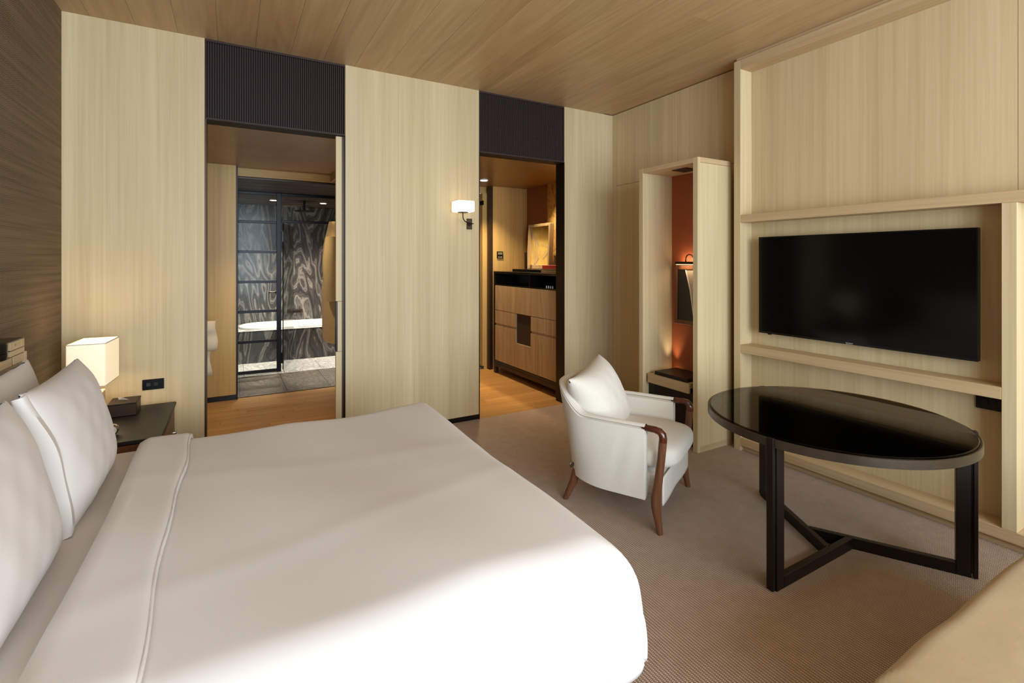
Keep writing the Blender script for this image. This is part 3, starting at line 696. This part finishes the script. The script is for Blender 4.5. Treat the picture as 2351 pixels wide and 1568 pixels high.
bx('upright', 3.28, 3.30, 5.38, 5.42, 1.316, 1.56, 'black', be, 0.001)
bx('base', 3.10, 3.30, 4.78, 5.42, 1.316, 1.348, 'black', be, 0.002)
for i, (mt, z0, z1, lab, ln) in enumerate((('tan_book', 1.316, 1.337, 'tan book at the bottom of the stack on the bar cabinet', 0.36), ('green_book', 1.3375, 1.356, 'thin green book in the middle of the stack on the bar cabinet', 0.34), ('red_book', 1.3565, 1.400, 'thick red book topmost of the stack on the bar cabinet', 0.33))):
    b_ = thing('book', (3.2, 4.6, z0), lab, 'book', 'books stacked on the bar cabinet')
    bx('cover', 3.115, 3.33, 4.45, 4.45 + ln - 0.03, z0, z1, mt, b_, 0.001)
    bx('page_block', 3.118, 3.327, 4.443, 4.4498, z0 + 0.003, z1 - 0.003, 'paper', b_)
cd = thing('dark_box', (3.42, 4.77, 1.316), 'dark square card box standing behind the stack of books', 'box')
bx('body', 3.40, 3.46, 4.74, 4.92, 1.316, 1.50, 'dark_card', cd, 0.002); bx('lid', 3.397, 3.463, 4.737, 4.923, 1.5005, 1.515, 'dark_card', cd, 0.002)

# ================================================================== BED
bed = thing('bed', (0.1, 2.04, 0), 'wide double bed on a pale wood base with a white sheet', 'bed')
bx('bed_base', XL + 0.13, 0.95, 1.18, 2.88, 0.03, 0.24, 'oak_x', bed, 0.004)
for a in (-0.7, 0.8):
    for b in (1.3, 2.7): bx('leg', a - 0.04, a + 0.04, b - 0.04, b + 0.04, 0.0, 0.0298, 'black', bed)
bm = BM(); box(bm, XL + 0.13, 1.0, 1.16, 2.92, 0.242, 0.558, 0.05, 4); obj('mattress', bm, 'sheet', bed, smooth=50)

hb = thing('headboard', (-0.86, 2.0, 0), 'pale wood headboard with a linen inset and a slim top ledge', 'headboard')
hx = -0.80
bx('top_ledge', XL + 0.001, hx - 0.012, 0.98, 3.005, 1.0, 1.044, 'oak_y', hb, 0.002)
bx('end_stile', XL + 0.001, hx, 2.98, 3.007, 0.0, 1.0455, 'oak', hb, 0.002)
bx('end_stile', XL + 0.001, hx, 0.955, 0.979, 0.0, 1.0455, 'oak', hb, 0.002)
bx('front_rail', hx - 0.0118, hx, 0.98, 2.832, 1.009, 1.044, 'oak_y', hb, 0.001)
bx('control_panel', hx - 0.0118, hx, 2.848, 2.9795, 1.009, 1.044, 'plastic_beige', hb, 0.001)
bx('panel_joint', hx - 0.0118, hx - 0.003, 2.8325, 2.8475, 1.009, 1.044, 'black', hb)
bx('linen_inset', hx - 0.05, hx - 0.008, 0.98, 2.9795, 0.3, 1.0085, 'headboard_linen', hb, 0.003)
ru = thing('reading_unit', (-0.84, 2.85, 1.046), 'black and beige bedside device sitting on the headboard ledge', 'device')
bm = BM(); lathe(bm, [(0.0, 1.0465), (0.048, 1.0465), (0.050, 1.05), (0.050, 1.069), (0.047, 1.071), (0.050, 1.073), (0.050, 1.108), (0.047, 1.112), (0.0, 1.112)], (-0.845, 2.765, 0), 36); obj('drum', bm, 'black_metal', ru, smooth=30)
bx('lower_block', -0.885, hx - 0.001, 2.82, 2.979, 1.0465, 1.069, 'plastic_beige', ru, 0.001)
bx('groove', -0.882, hx - 0.004, 2.823, 2.976, 1.0692, 1.0725, 'black', ru)
ub = bx('upper_block', -0.885, hx - 0.001, 2.82, 2.935, 1.0728, 1.107, 'plastic_beige', ru, 0.001)
bx('end_block', -0.885, hx - 0.001, 2.939, 2.979, 1.0728, 1.107, 'plastic_beige', ru, 0.001)
bx('top_cap', -0.887, hx - 0.002, 2.79, 2.979, 1.1072, 1.111, 'black', ru, 0.001)
bx('indicator', hx - 0.0012, hx - 0.0002, 2.872, 2.878, 1.086, 1.095, 'black', ub)

# duvet draped over near side, foot and far side
IX1, IY0, IY1, RX, RY = 0.965, 1.235, 2.80, 0.105, 0.135
def drape(x, y, ztop, lift=0.0, seed=0.0):
    vx = max(0.0, x - IX1); vy = (y - IY1) if y > IY1 else ((y - IY0) if y < IY0 else 0.0)
    puff = 0.012 * math.sin(2.1 * x + 1.3 * y + seed) + 0.006 * math.sin(6.3 * x - 2.2 * y + 0.7) + 0.006 * math.sin(4.2 * y + 1.7 * x) + 0.004 * math.sin(11 * x + 6 * y) + 0.0022 * math.exp(-((y - 1.55 - 0.25 * x) / 0.06) ** 2) + 0.0022 * math.exp(-((y - 2.25 + 0.12 * x) / 0.07) ** 2) + 0.002 * math.exp(-((x - 0.42 + 0.2 * (y - 2)) / 0.05) ** 2)
    def prof(v, R0):
        R = R0 + lift; ar = R * PI / 2
        if v < ar: return R * math.sin(v / R), R * (1 - math.cos(v / R))
        return R + 0.05 * (v - ar), R + (v - ar)
    hx, zx = prof(vx, RX); hy, zy = prof(abs(vy), RY)
    dz = (zx ** 4 + zy ** 4) ** 0.25
    dz = min(dz, 0.35)
    e = min(1.0, dz / 0.3)
    hx += (0.010 * math.sin(9 * y + seed) + 0.005 * math.sin(21 * y)) * e * (1 if vx > 0 else 0) * min(1, vx / 0.1)
    hy += (0.010 * math.sin(7 * x + seed) + 0.005 * math.sin(19 * x + 1)) * e * min(1, abs(vy) / 0.1)
    return Vector((min(x, IX1) + hx, min(max(y, IY0), IY1) + math.copysign(hy, vy) if vy else y, ztop + lift + puff * max(0, 1 - dz / 0.2) - dz + 0.008 * math.sin(6 * (x + y)) * e * e))
def lin(a, b, n_): return [a + (b - a) * i / (n_ - 1) for i in range(n_)]
dv = thing('duvet', (0.3, 2.04, 0.56), 'plump white duvet covering the bed, its head end turned down', 'duvet')
ZT = 0.600; EX = 0.455
xs = [-0.335] + lin(-0.31, IX1, 60) + [IX1 + 0.415 * (i / 26) for i in range(1, 27)]
ys = [IY0 - EX * (1 - i / 26) for i in range(26)] + lin(IY0, IY1, 74) + [IY1 + EX * (i / 26) for i in range(1, 27)]
bm = BM(); grid(bm, [[drape(x, y, ZT) for y in ys] for x in xs]); o = obj('cover', bm, 'linen_white', dv, smooth=80)
md = o.modifiers.new('thick', 'SOLIDIFY'); md.thickness = 0.022; md.offset = -1
# turned-down band lying on top
prof = [(-0.325, -0.022), (-0.348, -0.012), (-0.360, 0.004), (-0.354, 0.018), (-0.338, 0.027)] + [(v, 0.034 - 0.004 * i / 9) for i, v in enumerate(lin(-0.32, -0.185, 10))] + [(-0.172, 0.026), (-0.164, 0.017), (-0.163, 0.006)]
def band(x, h, y):
    wob = 0.004 * math.sin(5.5 * y + 1) + 0.004 * math.sin(11 * y) if x > -0.30 else 0.012 * math.sin(4 * y)
    return drape(x + wob, y, ZT, h)
bm = BM(); grid(bm, [[band(x, h, y) for y in ys] for x, h in prof]); o = fold_ = obj('turned_fold', bm, 'linen_white', dv, smooth=80)
md = o.modifiers.new('thick', 'SOLIDIFY'); md.thickness = 0.008; md.offset = -1
bm = BM(); tube(bm, [band(-0.166, 0.022, y) for y in ys], 0.0035, 6); obj('hem_piping', bm, 'linen_white', fold_, smooth=60)

def pillow_bm(W, Hh, T, seed, flange=0.022, nu=40, nv=32, pin=0.06):
    def P(u, v, s):
        e = max(0.0, (1 - abs(u) ** 3.2)) ** 0.55 * max(0.0, (1 - abs(v) ** 3.2)) ** 0.55
        x = W / 2 * u * (1 - pin * (1 - v * v) * abs(u)); y = Hh / 2 * v * (1 - pin * (1 - u * u) * abs(v))
        wr_n = 0.0012 * math.sin(14 * u + 5 * v + seed) + 0.001 * math.sin(9 * v - 17 * u + 2 * seed) + 0.003 * math.sin(2.4 * u + seed) * math.sin(2 * v + seed)
        return (x, y, s * (T / 2 * e + wr_n * e + 0.0025))
    bm = BM(); us = [math.sin(PI / 2 * a) for a in lin(-1, 1, nu)]; vs = [math.sin(PI / 2 * a) for a in lin(-1, 1, nv)]
    grid(bm, [[P(u, v, 1) for v in vs] for u in us]); grid(bm, [[P(u, v, -1) for v in vs] for u in us])
    bmesh.ops.remove_doubles(bm, verts=bm.verts[:], dist=0.0055)
    return bm
def bed_pillow(loc, W, Hh, T, lean, yaw, seed, lab, roll=0):
    mtx = Matrix.Translation(loc) @ Matrix.Rotation(yaw, 4, 'Z') @ Matrix.Rotation(-lean, 4, 'Y') @ Matrix.Rotation(roll, 4, 'X') @ Matrix(((0, 0, 1, 0), (1, 0, 0, 0), (0, 1, 0, 0), (0, 0, 0, 1)))
    t = thing('pillow', (loc[0], loc[1], loc[2] - Hh / 2), lab, 'pillow', 'bed pillows')
    bm = pillow_bm(W, Hh, T, seed); bm.transform(mtx); cs = obj('case', bm, 'linen_white', t, smooth=70)
    # loose flange round the open end of the case
    bm = BM(); rows = []
    for v in lin(-0.97, 0.97, 24):
        x0 = -W / 2 * (1 - 0.06 * (1 - v * v)); th_f = 0.014 + 0.030 * (1 - v * v) + 0.004 * math.sin(6 * v + seed); fl_ = 0.034 + 0.004 * math.sin(5 * v + seed); rows.append([(x0 + 0.016, Hh / 2 * v, th_f * 0.8), (x0 - fl_, Hh / 2 * v, th_f), (x0 - fl_ - 0.006, Hh / 2 * v, th_f * 0.5), (x0 - fl_ - 0.006, Hh / 2 * v, -th_f * 0.5), (x0 - fl_, Hh / 2 * v, -th_f), (x0 + 0.016, Hh / 2 * v, -th_f * 0.8)])
    grid(bm, rows); bm.transform(mtx); obj('flange', bm, 'linen_white', cs, smooth=70)
    return t
bed_pillow((-0.522, 2.45, 0.79), 0.67, 0.49, 0.165, math.radians(14), 0.0, 0.3, 'front white pillow nearest the nightstand, its upper corner before the lampshade')
bed_pillow((-0.535, 1.70, 0.79), 0.70, 0.49, 0.17, math.radians(14), 0.0, 1.9, 'front white pillow nearest the camera, cut off by the left photo edge')
bed_pillow((-0.71, 2.49, 0.795), 0.68, 0.48, 0.11, math.radians(10), 0.0, 3.1, 'rear white pillow resting against the headboard behind the others')

# ================================================================== NIGHTSTAND AND WHAT STANDS ON IT
ns = thing('nightstand', (-0.62, 3.55, 0), 'black topped nightstand with a brown drawer between bed and oak wall', 'nightstand')
bx('top', XL + 0.005, -0.317, 3.175, 3.935, 0.498, 0.52, 'black_leather', ns, 0.006)
bx('carcass', XL + 0.005, -0.345, 3.19, 3.92, 0.16, 0.4975, 'black', ns, 0.003)
dfr = bx('drawer_front', -0.3448, -0.325, 3.20, 3.91, 0.28, 0.4955, 'walnut', ns, 0.003)
bx('side_board', XL + 0.05, -0.36, 3.182, 3.1898, 0.30, 0.4975, 'walnut', ns, 0.001)
bm = BM(); tube(bm, [(-0.3248, 3.72, 0.35), (-0.305, 3.72, 0.35), (-0.300, 3.76, 0.35), (-0.305, 3.80, 0.35), (-0.3248, 3.80, 0.35)], 0.006, 10); obj('drawer_pull', bm, 'chrome', dfr, smooth=40)
for a in (XL + 0.03, -0.38):
    for b in (3.21, 3.87): bx('leg', a, a + 0.03, b, b + 0.03, 0.0, 0.1598, 'black', ns)
lp_ = thing('table_lamp', (-0.70, 3.70, 0.52), 'bedside lamp with a glowing rectangular linen shade on a wood block', 'lamp')
bx('base', -0.765, -0.642, 3.60, 3.69, 0.5205, 0.70, 'oak', lp_, 0.003)
bm = BM(); tube(bm, [(-0.70, 3.66, 0.70), (-0.70, 3.69, 0.80)], 0.008, 10); obj('stem', bm, 'bronze', lp_, smooth=40)
lm = Matrix.Translation((-0.70, 3.715, 0)) @ Matrix.Rotation(math.radians(-4), 4, 'Z')
def ring_shade(w_, d_, r, z0, z1, th_=0.003):
    def oval2(a, b, rr): return [(p[0], p[1]) for p in oval(-a, a, -b, b, rr, 5)]
    o1 = oval2(w_, d_, r); o2 = oval2(w_ - th_, d_ - th_, r - th_ * 0.5)
    bm = BM(); grid(bm, [[lm @ Vector((p[0], p[1], z)) for p in pp] for pp, z in ((o1, z0), (o1, z1), (o2, z1), (o2, z0))], closed_u=True, closed_v=True); return bm
shd = obj('shade', ring_shade(0.088, 0.142, 0.012, 0.742, 0.98), 'shade', lp_, smooth=40)
bm = ring_shade(0.0895, 0.1435, 0.012, 0.978, 0.983, 0.005); obj('shade_rim', bm, 'paper', shd, smooth=40)
bm = ring_shade(0.0895, 0.1435, 0.012, 0.739, 0.743, 0.005); obj('shade_rim', bm, 'paper', shd, smooth=40)
bm = BM(); lathe(bm, [(0.0, 0.81), (0.02, 0.82), (0.03, 0.85), (0.02, 0.88), (0.0, 0.885)], (-0.70, 3.70, 0), 16); obj('bulb', bm, 'shade_sconce', lp_, smooth=60)
light('lamp_bulb', 'POINT', (-0.70, 3.715, 0.86), 2.0, WARM, shadow_soft_size=0.05)
light('lamp_bulb_low', 'POINT', (-0.70, 3.66, 0.765), 1.4, WARM, shadow_soft_size=0.04)

tb = thing('tissue_box', (-0.565, 3.77, 0.52), 'dark cube tissue box with a white tissue on the nightstand', 'tissue box')
tbx = bx('box', -0.636, -0.497, 3.70, 3.86, 0.5205, 0.592, 'bronze', tb, 0.003)
lid_ = bx('lid', -0.638, -0.495, 3.698, 3.862, 0.5925, 0.600, 'dark_card', tb, 0.002)
bm = BM(); A = [bm.verts.new(p) for p in ((-0.60, 3.80, 0.6005), (-0.545, 3.775, 0.6005), (-0.575, 3.765, 0.622), (-0.60, 3.79, 0.618), (-0.56, 3.79, 0.6005))]
bm.faces.new((A[0], A[1], A[2], A[3])); bm.faces.new((A[0], A[4], A[2], A[3])); bm.faces.new((A[1], A[4], A[2])); obj('tissue', bm, 'white_tissue', lid_)
ck = thing('bedside_clock', (-0.53, 3.33, 0.52), 'small round silver rimmed clock half hidden behind a pillow', 'clock')
bm = BM(); lathe(bm, [(0.0, -0.016), (0.026, -0.016), (0.029, -0.012), (0.029, 0.012), (0.0, 0.014)], (-0.552, 3.33, 0.550), 28, 'Y'); cko = obj('case', bm, 'chrome', ck, smooth=40)
bm = BM(); lathe(bm, [(0.0, -0.0175), (0.022, -0.0175), (0.022, -0.0162), (0.0, -0.0162)], (-0.552, 3.33, 0.550), 28, 'Y'); obj('dial', bm, 'paper', cko)

# ================================================================== ROUND GLASS TABLE
TC = Vector((2.625, 1.365, 0)); TR = 0.568; tz0, tz1 = 0.632, 0.668
ta = thing('round_table', TC, 'round table with a smoked glass top in a dark metal rim', 'table')
bm = BM(); lathe(bm, [(TR - 0.012, tz0), (TR, tz0), (TR, tz1), (TR - 0.004, tz1 + 0.002), (TR - 0.012, tz1), (TR - 0.012, tz0)], TC, 128); obj('rim', bm, 'table_rim', ta, smooth=30)
bm = BM(); lathe(bm, [(0.0, tz1 - 0.010), (TR - 0.0125, tz1 - 0.010), (TR - 0.013, tz1 + 0.006), (TR - 0.016, tz1 + 0.008), (0.0, tz1 + 0.008)], TC, 96); obj('glass_top', bm, 'smoked', ta, smooth=30)
bm = BM(); lathe(bm, [(TR - 0.065, tz0 + 0.004), (TR - 0.0125, tz0 + 0.004), (TR - 0.0125, tz0 + 0.010), (TR - 0.065, tz0 + 0.010), (TR - 0.065, tz0 + 0.004)], TC, 128); obj('support_ring', bm, 'table_metal', ta, smooth=30)
for kk, ang in enumerate((180.3, 60.0, -60.0)):
    mt_ = Matrix.Translation(TC) @ Matrix.Rotation(math.radians(ang), 4, 'Z')
    # local +x points outward; the floor bar passes the centre on one side, pinwheel fashion
    offy = 0.050
    lgo = obj('leg', box(BM(), TR - 0.070, TR - 0.016, offy - 0.009, offy + 0.021, 0.0, tz0 + 0.004, 0.002, 1, mt_), 'table_metal', ta)
    obj('leg_strip', box(BM(), TR - 0.010, TR + 0.006, offy - 0.016, offy + 0.016, 0.004, tz1 + 0.004, 0.002, 1, mt_), 'table_metal', lgo)
    obj('leg_spacer', box(BM(), TR - 0.0165, TR - 0.0095, offy - 0.009, offy + 0.015, 0.02, 0.6, 0, 1, mt_), 'black', lgo)
    obj('foot_bar', box(BM(), -0.085, TR - 0.0705, offy - 0.009, offy + 0.021, 0.0, 0.055, 0.002, 1, mt_), 'table_metal', ta)

# ================================================================== ARMCHAIR
P0 = Vector((2.262, 2.027, 0)); S_ = Vector((0.881, 0.474, 0)).normalized(); D_ = Vector((S_.y, -S_.x, 0))
def CP(s, d, z): return P0 + S_ * s + D_ * d + Vector((0, 0, z))
ch = thing('armchair', P0 + D_ * -0.3, 'tub armchair in an off-white slipcover with walnut arms and legs', 'armchair')
def plan(tt, a, Dd, d1=0.30, nexp=2.7, df=-0.083):
    if tt < 0.22: f = tt / 0.22; return (-a, df + (-d1 - df) * f)
    if tt > 0.78: f = (1 - tt) / 0.22; return (a, df + (-d1 - df) * f)
    ph = PI * (tt - 0.22) / 0.56; c, s2 = math.cos(ph), math.sin(ph)
    return (-a * math.copysign(abs(c) ** (2 / nexp), c), -d1 - (Dd - d1) * abs(s2) ** (2 / nexp))
def sm(a, b, x): f = max(0, min(1, (x - a) / (b - a))); return f * f * (3 - 2 * f)
def ztop(d): return 0.566 + 0.145 * sm(0.44, 0.70, -d)
rows = []
NTT = 96
for i in range(NTT + 1):
    tt = i / NTT; row = []
    _, dtop = plan(tt, 0.335, 0.705); zt = ztop(dtop)
    zb = 0.158 + 0.012 * sm(0.3, 0.6, -dtop)
    def OUT(f):
        a = 0.322 + 0.014 * math.sin(PI * f * 0.8); Dd = 0.60 + 0.105 * f ** 1.3; return plan(tt, a, Dd)
    def INN(f):
        a = 0.280; Dd = 0.545 + 0.095 * f; return plan(tt, a, Dd)
    for j in range(11):
        f = j / 10; s, d = OUT(f * 0.96); z = zb + (zt - 0.026 - zb) * f
        wr_ = 0.004 * math.sin(18 * tt * 3 + 6 * f) * math.sin(PI * f); row.append(CP(s * (1 + wr_), d * (1 + wr_), z))
    so_, do_ = OUT(1.0); si_, di_ = INN(1.0)
    for a in (150, 120, 90, 60, 30):
        c = math.cos(math.radians(a)); f = (1 - c) / 2; z = zt - 0.026 + 0.026 * math.sin(math.radians(a))
        row.append(CP(so_ + (si_ - so_) * f, do_ + (di_ - do_) * f, z))
    for j in range(8):
        f = 1 - j / 7; s, d = INN(f); row.append(CP(s, d, 0.26 + (zt - 0.030 - 0.26) * f))
    s, d = INN(0); row.append(CP(s, d, zb + 0.01))
    rows.append(row)
bm = BM(); V = grid(bm, rows, closed_v=True); bm.faces.new(V[0]); bm.faces.new(V[-1]); obj('slipcover', bm, 'slip', ch, smooth=50)
bm = BM(); box(bm, -0.262, 0.262, -0.47, -0.005, 0.17, 0.285, 0.01, 2, Matrix((tuple(S_) + (0,), tuple(D_) + (0,), (0, 0, 1, 0), (0, 0, 0, 1))).transposed()); 
for v in bm.verts: v.co = v.co + P0
obj('seat_frame', bm, 'slip', ch, smooth=50)
# front skirt of the slipcover
rows = []
for i in range(21):
    s = -0.30 + 0.60 * i / 20; wv = 0.003 * math.sin(i * 0.5)
    rows.append([CP(s, 0.004 + wv * k / 8, 0.288 - (0.288 - 0.140) * k / 8) for k in range(9)])
bm = BM(); grid(bm, rows); o = obj('front_skirt', bm, 'slip', ch, smooth=60); md = o.modifiers.new('thick', 'SOLIDIFY'); md.thickness = 0.008; md.offset = 0
def cushion(bm, cs, cd_, cz, hs, hd, hz, e=5.0, puff=0.02, tilt=0.0, n_=30):
    rows = []
    for i in range(n_ + 1):
        v = -PI / 2 + PI * i / n_; row = []
        for k in range(2 * n_):
            a = 2 * PI * k / (2 * n_); f = lambda x, m: math.copysign(abs(x) ** m, x)
            cv, sv = f(math.cos(v), 0.42), f(math.sin(v), 0.62); ca, sa = f(math.cos(a), 2 / e), f(math.sin(a), 2 / e)
            x, y, z = hs * cv * ca, hd * cv * sa, hz * sv
            z += (puff if z > 0 else 0) * (1 - (x / hs) ** 2) * (1 - (y / hd) ** 2)
            row.append(CP(cs + x, cd_ + y, cz + z + tilt * y))
        rows.append(row)
    grid(bm, rows, closed_v=True); bmesh.ops.remove_doubles(bm, verts=bm.verts[:], dist=1e-4); return bm
bm = BM(); cushion(bm, 0, -0.235, 0.364, 0.279, 0.305, 0.074, puff=0.016, tilt=0.03); obj('seat_cushion', bm, 'slip', ch, smooth=60)
for sg in (-1, 1):
    def lg(s, d, z): return CP(sg * s, d, z)
    bm = BM(); tube(bm, [lg(0.320, 0.012, 0.49), lg(0.320, 0.004, 0.40), lg(0.319, -0.014, 0.26), lg(0.316, -0.026, 0.18), lg(0.318, -0.024, 0.13), lg(0.322, -0.012, 0.06), lg(0.328, 0.0, 0.0)], [0.0215, 0.021, 0.0225, 0.0265, 0.025, 0.019, 0.0155], 16); obj('leg', bm, 'walnut', ch, smooth=60)
    bm = BM(); tube(bm, [lg(0.308, -0.10, 0.541), lg(0.312, -0.075, 0.546), lg(0.320, -0.03, 0.548), lg(0.320, -0.005, 0.542), lg(0.320, 0.010, 0.526), lg(0.320, 0.013, 0.505), lg(0.320, 0.012, 0.4905)], [(0.015, 0.012), (0.022, 0.017), (0.022, 0.017), (0.022, 0.019), (0.022, 0.021), (0.0215, 0.0215), (0.0215, 0.0215)], 16); obj('armrest', bm, 'rosewood', ch, smooth=60)
    bm = BM(); tube(bm, [lg(0.235, -0.52, 0.20), lg(0.235, -0.545, 0.12), lg(0.235, -0.60, 0.0)], [0.027, 0.024, 0.016], 14); obj('leg', bm, 'walnut', ch, smooth=60)
bm = BM(); lathe(bm, [(0.012, -0.003), (0.017, 0.0), (0.012, 0.003), (0.012, -0.003)], CP(-0.322, -0.515, 0.255), 20, 'Y'); obj('tie_ring', bm, 'bronze', ch, smooth=60)
# loose back pillow
pw = thing('throw_pillow', CP(0, -0.45, 0.43), 'plump off-white square pillow leaning in the armchair', 'pillow')
bm = pillow_bm(0.54, 0.46, 0.25, 5.1, pin=0.09)
ax_s, ax_u = S_, (Vector((0, 0, 1)) * math.cos(math.radians(24)) - D_ * math.sin(math.radians(24))); ax_n = ax_s.cross(ax_u)
mt_ = Matrix((tuple(ax_s) + (0,), tuple(ax_u) + (0,), tuple(ax_n) + (0,), (0, 0, 0, 1))).transposed()
bm.transform(Matrix.Translation(CP(-0.012, -0.465, 0.570)) @ mt_ @ Matrix.Rotation(math.radians(7), 4, 'Z')); obj('case', bm, 'slip', pw, smooth=70)

# ================================================================== DAYBED CUSHION AT THE WINDOW
db = thing('daybed', (1.95, 0.1, 0), 'beige suede daybed with a tufted cushion at the lower right', 'daybed')
bx('base', 1.36, 2.72, -0.42, 0.52, 0.05, 0.30, 'suede', db, 0.02)
for a in (1.42, 2.6):
    for b in (-0.36, 0.42): bx('leg', a, a + 0.05, b, b + 0.05, 0.0, 0.0498, 'walnut', db)
tufts = [(1.70, 0.30), (2.10, 0.30), (2.50, 0.30), (1.70, -0.10), (2.10, -0.10), (2.50, -0.10)]
def dbz(x, y):
    ex = min(x - 1.31, 2.76 - x); ey = min(0.615 - y, y + 0.46); e = max(0.0, min(ex, ey)); z = 0.30 + 0.185 * (1 - (1 - min(1, e / 0.07)) ** 2.4) ** 0.5
    for a, b in tufts: z -= 0.030 * math.exp(-((x - a) ** 2 + (y - b) ** 2) / 0.004)
    return z + 0.003 * math.sin(9 * x + 3 * y) * min(1, e / 0.1) + 0.002 * math.sin(21 * x)* max(0, 1 - e / 0.2)
gx = [1.31 + 1.45 * (0.5 - 0.5 * math.cos(PI * i / 90)) for i in range(91)]; gy = [-0.46 + 1.075 * (0.5 - 0.5 * math.cos(PI * i / 70)) for i in range(71)]
bm = BM(); grid(bm, [[(x, y + 0.002 * math.sin(13 * x), dbz(x, y)) for y in gy] for x in gx]); o = obj('seat_cushion', bm, 'suede', db, smooth=70)
per = [(1.31, y) for y in lin(-0.46, 0.615, 20)] + [(x, 0.615) for x in lin(1.31, 2.76, 40)[1:]] + [(2.76, y) for y in lin(0.615, -0.46, 20)[1:]]
bm = BM(); tube(bm, [(a, b + 0.006 * math.sin(13 * a), 0.405) if False else (a, b + 0.006 * math.sin(13 * a), 0.302) for a, b in per], 0.006, 8); obj('piping', bm, 'suede', db, smooth=60)
for a, b in tufts:
    bm = BM(); lathe(bm, [(0.0, 0.004), (0.008, 0.003), (0.012, -0.004), (0.0, -0.004)], (a, b, dbz(a, b) + 0.002), 14); obj('button', bm, 'suede', db, smooth=60)
